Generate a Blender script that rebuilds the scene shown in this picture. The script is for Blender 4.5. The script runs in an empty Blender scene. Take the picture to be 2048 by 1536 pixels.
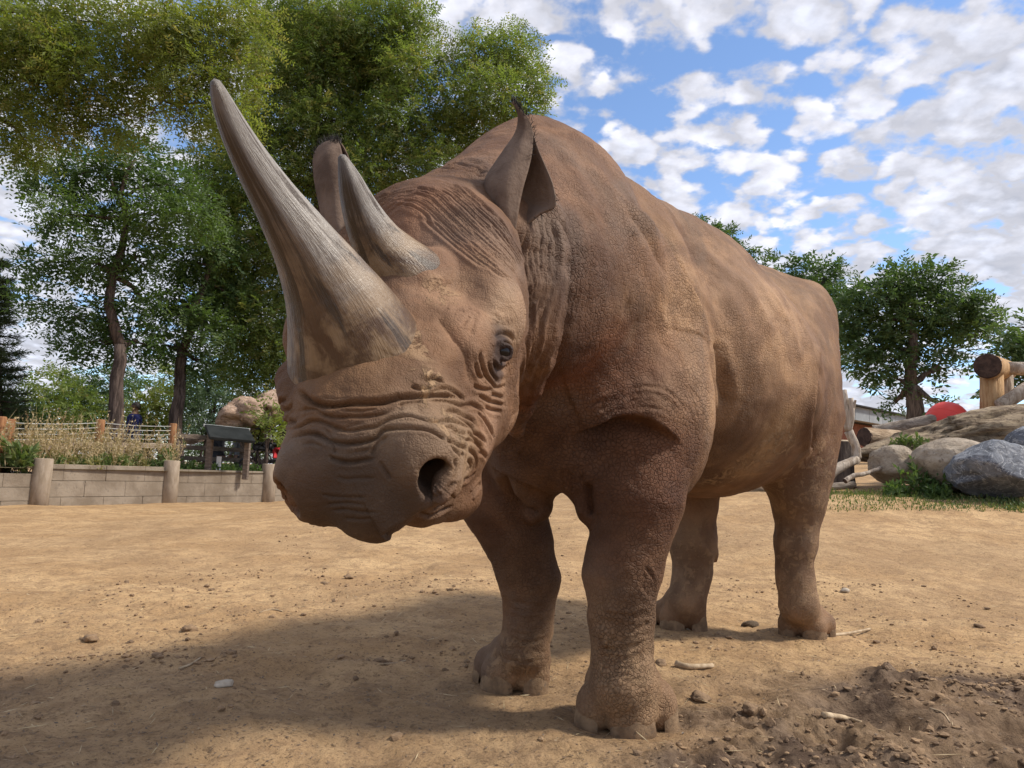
import bpy, bmesh, math, random
import numpy as np
from mathutils import Vector, Matrix

random.seed(7)
RNG = np.random.default_rng(7)
S = bpy.context.scene
COL = S.collection
R = math.radians

# ------------------------------------------------------------------ camera
FPX = 1480.0                       # focal length in pixels of a 2048 wide frame
PITCH, ROLL = R(6.8), R(2.0)
CAM = np.array([0.0, 0.0, 0.63])
_F = np.array([0, math.cos(PITCH), math.sin(PITCH)])
_U0 = np.array([0, -math.sin(PITCH), math.cos(PITCH)])
_R0 = np.array([1.0, 0, 0])
_RT = math.cos(ROLL) * _R0 + math.sin(ROLL) * _U0
_UP = math.cos(ROLL) * _U0 - math.sin(ROLL) * _R0
cd = bpy.data.cameras.new('camera')
cd.sensor_width = 36.0
cd.lens = FPX / 2048 * 36.0
cd.clip_start, cd.clip_end = 0.05, 3000
cam = bpy.data.objects.new('camera', cd)
M = Matrix(((_RT[0], _UP[0], -_F[0], CAM[0]), (_RT[1], _UP[1], -_F[1], CAM[1]),
            (_RT[2], _UP[2], -_F[2], CAM[2]), (0, 0, 0, 1)))
cam.matrix_world = M
COL.objects.link(cam)
S.camera = cam

def ray(px, py):
    return _F + _RT * (px - 1024) / FPX + _UP * (768 - py) / FPX
def at(px, py, d):
    """world point seen at photo position px,py that lies d metres in front (world Y)"""
    r = ray(px, py)
    return CAM + r * (d / r[1])
def atz(px, py, z):
    r = ray(px, py)
    return CAM + r * ((z - CAM[2]) / r[2])
def proj(p):
    q = np.asarray(p) - CAM
    d = q @ _F
    return np.stack([1024 + FPX * (q @ _RT) / d, 768 - FPX * (q @ _UP) / d], -1)
# ------------------------------------------------------------------ sky, sun, exposure
SUN_DIR = np.array([1.0, -.02, 1.10]); SUN_DIR = SUN_DIR / np.linalg.norm(SUN_DIR)
SUN_EL = math.asin(SUN_DIR[2]); SUN_AZ = math.atan2(SUN_DIR[0], SUN_DIR[1])
W = bpy.data.worlds.new('World'); S.world = W; W.use_nodes = True
def world_nodes():
    nt = W.node_tree; N = nt.nodes; Lk = nt.links
    N.clear()
    def nd(t, **k):
        n = N.new(t)
        for a, b in k.items(): setattr(n, a, b)
        return n
    out = nd('ShaderNodeOutputWorld'); bg = nd('ShaderNodeBackground'); bg.inputs[1].default_value = .15
    sky = nd('ShaderNodeTexSky', sky_type='NISHITA', sun_disc=False, sun_elevation=SUN_EL, sun_rotation=SUN_AZ, altitude=1600, air_density=1.0, dust_density=.5, ozone_density=3.0)
    tc = nd('ShaderNodeTexCoord')
    sep = nd('ShaderNodeSeparateXYZ'); Lk.new(tc.outputs['Generated'], sep.inputs[0])
    def math_(op, a, b=None, clamp=False):
        n = nd('ShaderNodeMath', operation=op, use_clamp=clamp)
        for i, v in enumerate((a, b)):
            if v is None: continue
            if isinstance(v, (int, float)): n.inputs[i].default_value = v
            else: Lk.new(v, n.inputs[i])
        return n.outputs[0]
    z = math_('ADD', math_('MAXIMUM', sep.outputs[2], 0.0), .28)
    comb = nd('ShaderNodeCombineXYZ'); Lk.new(math_('DIVIDE', sep.outputs[0], z), comb.inputs[0]); Lk.new(math_('DIVIDE', sep.outputs[1], z), comb.inputs[1])
    def noise(scale, detail, rough, dist, off):
        m = nd('ShaderNodeMapping'); m.inputs['Location'].default_value = off
        Lk.new(comb.outputs[0], m.inputs[0])
        n = nd('ShaderNodeTexNoise'); n.inputs['Scale'].default_value = scale; n.inputs['Detail'].default_value = detail; n.inputs['Roughness'].default_value = rough; n.inputs['Distortion'].default_value = dist
        Lk.new(m.outputs[0], n.inputs[0]); return n.outputs['Fac']
    big = noise(1.6, 3, .5, 0, (-.35, .25, 2)); fine = noise(34, 5, .6, .2, (0, 0, 5)); soft = noise(12.5, 4, .52, .2, (3.1, 1.7, 0))
    # cells of altocumulus: rounded lumps with ragged rims
    wn = nd('ShaderNodeTexNoise'); wn.inputs['Scale'].default_value = 13; wn.inputs['Detail'].default_value = 4; Lk.new(comb.outputs[0], wn.inputs[0])
    wv = nd('ShaderNodeVectorMath', operation='MULTIPLY_ADD'); Lk.new(wn.outputs['Color'], wv.inputs[0]); wv.inputs[1].default_value = (.12, .12, 0); Lk.new(comb.outputs[0], wv.inputs[2])
    vo = nd('ShaderNodeTexVoronoi', feature='SMOOTH_F1'); vo.inputs['Scale'].default_value = 17; vo.inputs['Smoothness'].default_value = .55; Lk.new(wv.outputs[0], vo.inputs['Vector'])
    cellp = math_('SUBTRACT', 1.0, math_('MULTIPLY', vo.outputs['Distance'], 1.15))
    puffs = math_('ADD', math_('MULTIPLY', cellp, .42), math_('MULTIPLY', soft, .58))
    s_ = math_('ADD', math_('MULTIPLY', puffs, .95), math_('ADD', math_('MULTIPLY', big, .62), math_('MULTIPLY', fine, .20)))
    ramp = nd('ShaderNodeMapRange', interpolation_type='SMOOTHSTEP'); Lk.new(s_, ramp.inputs[0])
    ramp.inputs[1].default_value = .70; ramp.inputs[2].default_value = .86
    cov = ramp.outputs[0]
    # clouds are denser and a little greyer where the puff is thick
    body = nd('ShaderNodeMapRange'); Lk.new(s_, body.inputs[0]); body.inputs[1].default_value = .82; body.inputs[2].default_value = 1.05
    cc = nd('ShaderNodeMix', data_type='RGBA'); Lk.new(body.outputs[0], cc.inputs[0])
    cc.inputs[6].default_value = (3.95, 3.95, 4.3, 1); cc.inputs[7].default_value = (3.1, 3.2, 3.65, 1)
    # puffs brighter on their crests
    crest = nd('ShaderNodeMapRange'); Lk.new(math_('ADD', math_('MULTIPLY', cellp, .5), math_('MULTIPLY', noise(15, 5, .55, .1, (3.2, 1.9, .3)), .5)), crest.inputs[0]); crest.inputs[1].default_value = .42; crest.inputs[2].default_value = .72; crest.inputs[3].default_value = .74; crest.inputs[4].default_value = 1.32
    cm = nd('ShaderNodeVectorMath', operation='SCALE'); Lk.new(cc.outputs[2], cm.inputs[0]); Lk.new(crest.outputs[0], cm.inputs['Scale'])
    mix = nd('ShaderNodeMix', data_type='RGBA'); Lk.new(math_('MULTIPLY', cov, .96), mix.inputs[0]); Lk.new(sky.outputs[0], mix.inputs[6]); Lk.new(cm.outputs[0], mix.inputs[7])
    Lk.new(mix.outputs[2], bg.inputs[0]); Lk.new(bg.outputs[0], out.inputs[0])
world_nodes()
sl = bpy.data.lights.new('sun', 'SUN'); sl.energy = 3.0; sl.angle = R(7.5); sl.color = (1.0, .93, .82)
so = bpy.data.objects.new('sun', sl); so.rotation_euler = Vector(SUN_DIR).to_track_quat('Z', 'Y').to_euler(); COL.objects.link(so)
vs = S.view_settings; vs.view_transform = 'Standard'; vs.look = 'None'; vs.exposure = 0.64; vs.gamma = 1.0; vs.use_curve_mapping = False
# ------------------------------------------------------------------ implicit-surface modelling tools
f32 = np.float32
def smin(a, b, k):
    if k <= 0: return np.minimum(a, b)
    h = np.clip(.5 + .5 * (b - a) / k, 0, 1)
    return b + (a - b) * h - k * h * (1 - h)
def smax(a, b, k):
    return -smin(-a, -b, k)
def sd_ell(P, c, Rm, r):
    q = (P - c.astype(f32)) @ Rm.astype(f32)         # columns of Rm are the axes
    r = np.asarray(r, f32)
    k0 = np.sqrt(((q / r) ** 2).sum(1)) + 1e-9
    k1 = np.sqrt(((q / (r * r)) ** 2).sum(1)) + 1e-9
    return k0 * (k0 - 1) / k1
def sd_cone(P, a, b, ra, rb):
    a = a.astype(f32); b = b.astype(f32)
    ba = b - a; l2 = float(ba @ ba); pa = P - a
    h = np.clip(pa @ ba / f32(l2), 0, 1)
    d = pa - h[:, None] * ba
    return np.sqrt((d * d).sum(1)) - (ra + (rb - ra) * h).astype(f32)
class Prim:
    def __init__(s, kind, args, k, op): s.kind, s.args, s.k, s.op = kind, args, k, op
    def d(s, P): return (sd_ell if s.kind == 'e' else sd_cone)(P, *s.args)
    def bound(s):
        if s.kind == 'e':
            return s.args[0], float(max(s.args[2]))
        a, b, ra, rb = s.args
        return (a + b) / 2, float(np.linalg.norm(b - a) / 2 + max(ra, rb))
def eval_sdf(prims, P, cull=None):
    """union / carve the primitives in order at the points P"""
    d = np.full(len(P), 9.0, f32)
    if cull is not None and len(P) > 30000:                     # work in compact batches so that far primitives drop out at once
        return np.concatenate([eval_sdf(prims, P[i:i + 30000], cull) for i in range(0, len(P), 30000)])
    if len(P): lo_, hi_ = P.min(0), P.max(0)
    for p in prims:
        c, rad = p.bound()
        if cull is not None:
            reach = rad + p.k + cull
            gap = np.maximum(np.maximum(lo_ - c, c - hi_), 0)
            if gap @ gap > reach * reach: continue
            m = ((P - c.astype(f32)) ** 2).sum(1) < reach * reach
            if not m.any(): continue
            idx = np.nonzero(m)[0]
            v = p.d(P[idx])
            if p.op == '+': d[idx] = smin(d[idx], v, p.k)
            else: d[idx] = smax(d[idx], -v, p.k)
        else:
            v = p.d(P)
            d = smin(d, v, p.k) if p.op == '+' else smax(d, -v, p.k)
    return d
def surface_nets(prims, mapf, lo, hi, cell, B=8, margin=1.0):
    """mesh the zero set on a grid of parameters (mapf: params -> world); only blocks near the surface are evaluated"""
    lo = np.asarray(lo, float); n = np.ceil((np.asarray(hi) - lo) / (np.asarray(cell) * B)).astype(int)
    bi = np.stack(np.meshgrid(*[np.arange(k) for k in n], indexing='ij'), -1).reshape(-1, 3)
    cen = mapf(lo + (bi + .5) * B * cell)
    cor = mapf(lo + (bi + 1.0) * B * cell)
    half = np.linalg.norm(cor - cen, axis=1)
    d = eval_sdf(prims, cen.astype(f32), cull=.5)
    act = bi[np.abs(d) < half * 1.25 * margin + .02]
    dims = n * B + 1
    g = np.arange(B + 1)
    off = np.stack(np.meshgrid(g, g, g, indexing='ij'), -1).reshape(-1, 3)
    V = {}; val = np.full(dims, 9.0, f32)
    CH = 40
    for i in range(0, len(act), CH):
        a = act[i:i + CH]
        ijk = (a[:, None, :] * B + off[None]).reshape(-1, 3)
        P = mapf(lo + ijk * cell).astype(f32)
        val[ijk[:, 0], ijk[:, 1], ijk[:, 2]] = eval_sdf(prims, P, cull=.12)
    known = val < 8.9
    s = val < 0
    # cells
    c0 = val[:-1, :-1, :-1]
    cnt = np.zeros(c0.shape, np.int8); ok = np.ones(c0.shape, bool)
    for dx in (0, 1):
        for dy in (0, 1):
            for dz in (0, 1):
                sl = (slice(dx, dims[0] - 1 + dx), slice(dy, dims[1] - 1 + dy), slice(dz, dims[2] - 1 + dz))
                cnt += s[sl]; ok &= known[sl]
    cell_on = (cnt > 0) & (cnt < 8) & ok
    ci = np.argwhere(cell_on)
    vid = np.full(c0.shape, -1, np.int32); vid[cell_on] = np.arange(len(ci))
    acc = np.zeros((len(ci), 3)); w = np.zeros(len(ci))
    corners = [(x, y, z) for x in (0, 1) for y in (0, 1) for z in (0, 1)]
    for A in corners:
        for ax in range(3):
            if A[ax]: continue
            Bc = list(A); Bc[ax] = 1
            va = val[ci[:, 0] + A[0], ci[:, 1] + A[1], ci[:, 2] + A[2]].astype(float)
            vb = val[ci[:, 0] + Bc[0], ci[:, 1] + Bc[1], ci[:, 2] + Bc[2]].astype(float)
            cr = (va < 0) != (vb < 0)
            t = np.where(cr, va / np.where(cr, va - vb, 1), 0)
            p = np.array(A, float) + t[:, None] * np.eye(3)[ax]
            acc[cr] += p[cr]; w[cr] += 1
    verts = mapf(lo + (ci + acc / w[:, None]) * cell)
    faces = []
    for ax in range(3):
        b, c = (ax + 1) % 3, (ax + 2) % 3
        e0 = [slice(0, d - 1) for d in dims]; e0[b] = slice(1, dims[b] - 1); e0[c] = slice(1, dims[c] - 1)
        e1 = list(e0); e1[ax] = slice(1, dims[ax])
        s0, s1 = s[tuple(e0)], s[tuple(e1)]
        k = np.argwhere((s0 != s1) & known[tuple(e0)] & known[tuple(e1)])
        flip = s0[k[:, 0], k[:, 1], k[:, 2]]
        k = k.copy(); k[:, b] += 1; k[:, c] += 1
        q = []
        for (ob, oc) in ((0, 0), (-1, 0), (-1, -1), (0, -1)):
            m = k.copy(); m[:, b] += ob; m[:, c] += oc
            q.append(vid[m[:, 0], m[:, 1], m[:, 2]])
        q = np.stack(q, 1)
        good = (q >= 0).all(1)
        q, flip = q[good], flip[good]
        q[flip] = q[flip][:, ::-1]
        faces.append(q)
    return verts, np.concatenate(faces)
def mesh_np(name, verts, faces, smooth=True):
    """mesh from numpy arrays; faces is (n,4) or (n,3) or a list of such"""
    if not isinstance(faces, list): faces = [faces]
    faces = [np.asarray(f, np.int32) for f in faces if len(f)]
    me = bpy.data.meshes.new(name)
    me.vertices.add(len(verts)); me.vertices.foreach_set('co', np.ascontiguousarray(verts, f32).ravel())
    nl = sum(f.size for f in faces); nf = sum(len(f) for f in faces)
    me.loops.add(nl); me.loops.foreach_set('vertex_index', np.concatenate([f.ravel() for f in faces]))
    me.polygons.add(nf)
    tot = np.concatenate([np.full(len(f), f.shape[1], np.int32) for f in faces])
    st = np.concatenate([[0], np.cumsum(tot)[:-1]]).astype(np.int32)
    me.polygons.foreach_set('loop_start', st)
    me.polygons.foreach_set('use_smooth', np.full(nf, smooth))
    me.update(calc_edges=True); me.validate()
    return me
def normals_np(verts, faces):
    """area weighted vertex normals of a quad mesh"""
    a, b, c, d = (verts[faces[:, i]] for i in range(4))
    n = np.cross(c - a, d - b)
    N = np.zeros_like(verts)
    for i in range(4): np.add.at(N, faces[:, i], n)
    return N / (np.linalg.norm(N, axis=1)[:, None] + 1e-12)
def rotm(fwd, up=(0, 0, 1)):
    """columns: fwd, left, up"""
    f = np.asarray(fwd, float); f = f / np.linalg.norm(f)
    u = np.asarray(up, float); l = np.cross(u, f); l /= np.linalg.norm(l)
    return np.stack([f, l, np.cross(f, l)], 1)
# ------------------------------------------------------------------ rhinoceros: body frame and head frame
FL_, FR_, HL_, HR_ = atz(1245, 1435, 0), atz(1035, 1362, 0), atz(1605, 1258, 0), atz(1364, 1246, 0)
_fm, _hm = (FL_ + FR_) / 2, (HL_ + HR_) / 2
BU = (_fm - _hm); BLEN = float(np.linalg.norm(BU)); BU = BU / BLEN
BL = np.array([-BU[1], BU[0], 0.0])                     # left side of the animal
BR = np.stack([BU, BL, np.array([0, 0, 1.0])], 1)
def bp(s, t, z):
    return _hm + BU * s + BL * t + np.array([0, 0, z])
HYAW, HPIT, HROL = R(6), R(36), R(11)
HF = np.array([-math.sin(HYAW) * math.cos(HPIT), -math.cos(HYAW) * math.cos(HPIT), -math.sin(HPIT)])
_l0 = np.array([math.cos(HYAW), -math.sin(HYAW), 0.0]); _u0 = np.cross(HF, _l0)
HL = math.cos(HROL) * _l0 + math.sin(HROL) * _u0
HU = np.cross(HF, HL)
HR = np.stack([HF, HL, HU], 1)
EYE_W = .18
HO = at(1003, 703, 1.17) - EYE_W * HL
def hp(x, y, z):
    return HO + HF * x + HL * y + HU * z
def hloc(P):
    return (np.asarray(P) - HO) @ HR
PR = []
FEET = []
TOES = ((0, .60, .074), (1.13, .76, .054), (-1.13, .76, .054))
def ell(c, r, k=.05, Rm=None, op='+'):
    PR.append(Prim('e', (np.asarray(c, float), BR if Rm is None else Rm, r), k, op))
def con(a, b, ra, rb, k=.05, op='+'):
    PR.append(Prim('c', (np.asarray(a, float), np.asarray(b, float), ra, rb), k, op))
def hell(x, y, z, r, k=.03, op='+', tilt=0, mirror=True, swing=0):
    """ellipsoid in the head frame, tilted about the left axis / swung about the up axis, mirrored over the midplane"""
    for sg in ((1, -1) if (mirror and (abs(y) > 1e-6 or swing)) else (1,)):
        ct, st = math.cos(tilt), math.sin(tilt); cs, ss = math.cos(swing * sg), math.sin(swing * sg)
        A = np.array([[cs, -ss, 0], [ss, cs, 0], [0, 0, 1]]) @ np.array([[ct, 0, st], [0, 1, 0], [-st, 0, ct]])
        ell(hp(x, y * sg, z), r, k, HR @ A, op)
def hcon(a, b, ra, rb, k=.03, op='+', mirror=True):
    for sg in ((1, -1) if mirror and (abs(a[1]) + abs(b[1]) > 1e-6) else (1,)):
        con(hp(a[0], a[1] * sg, a[2]), hp(b[0], b[1] * sg, b[2]), ra, rb, k, op)
def limb(pts, k=.04):
    """chain through (px, py, depth, halfwidth in px)"""
    q = [(at(x, y, d), w / FPX * d) for x, y, d, w in pts]
    for (a, ra), (b, rb) in zip(q, q[1:]): con(a, b, ra, rb, k)

def build_prims():
    PR.clear(); FEET.clear()
    L = BLEN
    # torso
    ell(bp(.62, 0, 1.06), (.72, .43, .46), .05)
    ell(bp(.42, .0, .98), (.50, .44, .42), .10)                    # belly barrel
    con(bp(-.34, 0, 1.44), bp(.78, 0, 1.345), .18, .235, .10)         # loins and back
    con(bp(.70, 0, 1.345), bp(L + .10, 0, 1.40), .235, .19, .10)     # slope up to the hump
    ell(bp(L + .23, 0, 1.20), (.25, .19, .42), .12)                # shoulder hump
    for sg in (1, -1):
        ell(bp(L - .12, .19 * sg, .98), (.23, .16, .42), .10)      # shoulder blade
        ell(bp(L - .04, .26 * sg, .80), (.19, .14, .24), .08)      # upper arm
        ell(bp(-.02, .24 * sg, 1.0), (.32, .17, .44), .12)         # haunch
        ell(bp(.02, .25 * sg, .70), (.20, .12, .26), .08)
        ell(bp(-.29, .215 * sg, 1.37), (.20, .13, .20), .15)        # point of the hip
    ell(bp(-.10, 0, 1.22), (.38, .30, .38), .10)                   # rump
    # neck
    con(bp(L + .22, 0, 1.16), hp(-.34, 0.01, -.03), .35, .20, .10)
    con(bp(L + .24, 0, 1.32), hp(-.36, 0.01, .05), .25, .16, .08)
    ell(bp(L + .12, 0, .84), (.22, .26, .26), .12)                 # brisket
    # long hanging fold of the neck behind the cheek and ear, with the crease behind it
    fold = [(1080, 410, 1.535), (1094, 465, 1.545), (1099, 525, 1.545), (1097, 590, 1.545), (1090, 645, 1.56), (1074, 705, 1.595), (1054, 765, 1.67), (1040, 815, 1.76), (1032, 860, 1.83)]
    q = [at(*p) for p in fold]
    fr = (.038, .046, .047, .046, .043, .037, .030, .023, .016)
    for i in range(len(q) - 1): con(q[i], q[i + 1], fr[i], fr[i + 1], .014 if i < 4 else .014 + .008 * (i - 3))
    q = [at(p[0] + 56, p[1] + 4, p[2] - .02) for p in fold[1:-1]]
    for a, b in zip(q, q[1:]): con(a, b, .016, .016, .03, '-')
    # legs
    limb([(1268, 860, 2.02, 106), (1274, 1000, 1.98, 86), (1259, 1090, 1.97, 70), (1243, 1155, 1.96, 66), (1242, 1240, 1.96, 55), (1245, 1310, 1.95, 47), (1248, 1370, 1.93, 62)], .05)
    limb([(985, 900, 2.26, 100), (1006, 1000, 2.24, 78), (1036, 1080, 2.24, 60), (1058, 1160, 2.24, 53), (1057, 1240, 2.24, 42), (1048, 1300, 2.24, 50)], .05)
    limb([(1606, 840, 3.22, 75), (1600, 930, 3.18, 52), (1597, 1000, 3.16, 42), (1591, 1090, 3.15, 37), (1590, 1150, 3.14, 32), (1598, 1210, 3.12, 38)], .05)
    limb([(1400, 900, 3.30, 70), (1384, 1000, 3.26, 46), (1386, 1090, 3.26, 41), (1385, 1150, 3.25, 32), (1374, 1205, 3.22, 38)], .05)
    con(at(1400, 1060, 3.3), at(1424, 1112, 3.34), .06, .03, .04)   # hock
    # loose skin hanging inside each fore leg
    con(at(1050, 930, 2.08), at(1082, 1012, 2.10), .085, .030, .05); con(at(1035, 960, 2.14), at(1075, 1020, 2.12), .05, .025, .04)
    con(at(1150, 930, 1.98), at(1168, 1012, 1.98), .075, .026, .05); con(at(1200, 960, 1.97), at(1178, 1022, 1.97), .06, .022, .04)
    # feet: pad and three toes
    def foot(c, r, fd, toe, h):
        fd = fd / np.linalg.norm(fd); Rm = rotm(fd)
        ell(c + np.array([0, 0, h * .95]), (r * .92, r * .86, h * 1.05), .05, Rm)
        for ang, out, rr in TOES:
            rr = rr * toe / .072
            dd = Rm @ np.array([math.cos(ang), math.sin(ang), 0])
            ell(c + dd * r * out + np.array([0, 0, h * .58]), (rr * 1.0, rr * .95, h * .78), .009, rotm(dd))
        FEET.append((c, r, Rm, toe, h))
    vdir = np.array([.08, -1.0, 0])
    foot(FL_ * .985, .115, np.array([.10, -1, 0]), .072, .085)
    foot(FR_ * .99, .112, np.array([-.75, -1, 0]), .070, .08)
    foot(HL_ * .975, .105, np.array([.12, -1, 0]), .066, .075)
    foot(HR_ * .985, .108, np.array([-.75, -1, 0]), .070, .075)
    # ---------------- head
    hcon((-.02, 0, -.02), (-.30, 0, -.01), .15, .155, .06)             # cranium
    hell(-.34, 0, .06, (.13, .125, .13), .06)                           # crown
    hcon((-.02, 0, .0), (.16, 0, -.01), .12, .10, .05)                 # nasal bridge
    hell(-.01, .11, .02, (.10, .075, .065), .04)                       # brow
    hell(-.095, .165, .03, (.062, .050, .07), .03)                   # brow bulge
    hell(-.20, .115, .04, (.12, .085, .10), .05)                       # temple
    hell(-.13, .10, -.10, (.17, .075, .12), .06, tilt=.15)             # jowl
    hell(.08, .07, -.08, (.15, .08, .10), .05)                         # cheek
    hell(.20, .008, -.035, (.11, .13, .095), .04, mirror=False)         # muzzle
    hell(.245, .093, -.03, (.062, .050, .065), .025, mirror=False); hell(.245, -.067, -.03, (.062, .050, .065), .025, mirror=False)                   # nostril wing
    hcon((.235, .012, -.05), (.285, .02, -.068), .075, .042, .04, mirror=False)            # prehensile lip
    hcon((-.05, .05, -.13), (.18, .03, -.115), .07, .055, .03)         # lower jaw
    hell(.11, 0, .03, (.115, .118, .065), .05)                            # horn boss
    con(at(716, 726, 1.108), at(735, 800, 1.15), 120 / FPX * 1.108, .10, .03)
    for (c0, c1, rad, cr) in ((at(722, 748, 1.121), at(700, 665, 1.075), 139 / FPX * 1.121, .015), (at(814, 572, 1.222), at(779, 525, 1.19), 84 / FPX * 1.22, .008)):
        ax = (c1 - c0) / np.linalg.norm(c1 - c0); e1 = np.cross(ax, [0, 0, 1.0]); e1 /= np.linalg.norm(e1); e2 = np.cross(ax, e1)   # collar of skin round each horn
        ring = [c0 + (e1 * math.cos(a) + e2 * math.sin(a)) * rad * (.95 + .02 * math.sin(3 * a + 1) + .012 * math.sin(7 * a)) + ax * .008 * math.sin(5 * a) for a in np.linspace(0, 2 * math.pi, 22)]
        for a, b in zip(ring, ring[1:]): con(a, b, cr, cr, .03)
    con(at(800, 556, 1.213), at(818, 600, 1.26), 78 / FPX * 1.213, .06, .03)
    hell(-.30, .12, .10, (.07, .055, .06), .05)                        # ear root
    hell(.275, .112, -.033, (.082, .024, .029), .010, '-', mirror=False, swing=.42); hell(.275, -.09, -.033, (.082, .024, .029), .010, '-', mirror=False, swing=-.42)
    hell(.20, .075, -.02, (.06, .03, .03), .02, '-', mirror=False, swing=.3); hell(.20, -.055, -.02, (.06, .03, .03), .02, '-', mirror=False, swing=-.3)
    hell(.268, .124, -.054, (.030, .018, .020), .014, mirror=False); hell(.245, -.092, -.05, (.026, .016, .018), .010, mirror=False)   # nostril floor    # nostrils
    con(at(846, 1012, 1.09), at(905, 985, 1.17), .034, .046, .016)     # chin
    hell(.0, .202, .002, (.021, .022, .017), .008, '-')                    # eye sockets
    for sg in (1, -1):                                                  # eyelids round each eyeball
        E = hp(.002, .182 * sg, .0); w = CAM - hp(.002, .182, 0); w = w - (2 * (w @ HL) * HL if sg < 0 else 0); w = w / np.linalg.norm(w)
        rt = np.cross(np.array([0, 0, 1.0]), w); rt /= np.linalg.norm(rt); u = np.cross(w, rt); ring = []
        for th in np.linspace(0, 2 * math.pi, 17):
            f = R(66) * abs(math.cos(th)) ** 1.5 + R(37) * abs(math.sin(th)) ** 1.5
            ring.append(E + .0158 * (math.cos(f) * w + math.sin(f) * (math.cos(th) * rt + math.sin(th) * u)))
        for i, (a, b) in enumerate(zip(ring, ring[1:])): con(a, b, .0046 if i < 8 else .0036, .0046 if i < 7 else .0036, .004)
    return list(PR)
def frustum(q):
    e = np.exp(q[:, 2:3])
    return CAM + np.concatenate([q[:, :1] * e, e, q[:, 1:2] * e], 1)
def mesh_rhino(prims, cell):
    return surface_nets(prims, frustum, (-.42, -.52, math.log(.78)), (.56, .62, math.log(4.3)), np.array([cell] * 3))
def subdivide_some(V, F, sel):
    """split the selected quads in four; their unselected neighbours become n-gons so no crack opens"""
    E = np.stack([F, np.roll(F, -1, 1)], -1)                   # n,4,2
    Es = np.sort(E.reshape(-1, 2), 1)
    key = Es[:, 0].astype(np.int64) * (len(V) + 1) + Es[:, 1]
    need = np.unique(key.reshape(-1, 4)[sel].ravel())
    mid_of = np.searchsorted(need, key); mid_of[mid_of == len(need)] = 0
    has = need[mid_of] == key
    ea, eb = need // (len(V) + 1), need % (len(V) + 1)
    mids = (V[ea] + V[eb]) / 2
    mi = np.where(has, len(V) + mid_of, -1).reshape(-1, 4)
    Fs = F[sel]; cen = V[Fs].mean(1)
    V2 = np.concatenate([V, mids, cen])
    c = len(V) + len(mids) + np.arange(len(Fs)); m = mi[sel]
    quads = np.concatenate([np.stack([Fs[:, i], m[:, i], c, m[:, i - 1]], 1) for i in range(4)])
    rest = F[~sel]; mr = mi[~sel]; n_extra = (mr >= 0).sum(1)
    plain = rest[n_extra == 0]
    ngons = []
    for f, mm in zip(rest[n_extra > 0], mr[n_extra > 0]):
        g = []
        for i in range(4):
            g.append(f[i])
            if mm[i] >= 0: g.append(mm[i])
        ngons.append(g)
    out = [quads, plain]
    for k in (5, 6, 7, 8):
        a = [g for g in ngons if len(g) == k]
        if a: out.append(np.array(a))
    new = np.arange(len(V), len(V2))
    return V2, out, new
def sdf_grad(prims, P, h=.0015):
    P = P.astype(f32); g = np.zeros((len(P), 3), f32)
    for a in range(3):
        e = np.zeros(3, f32); e[a] = h
        g[:, a] = eval_sdf(prims, P + e, cull=.12) - eval_sdf(prims, P - e, cull=.12)
    return g / (np.linalg.norm(g, axis=1)[:, None] + 1e-9)
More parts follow.
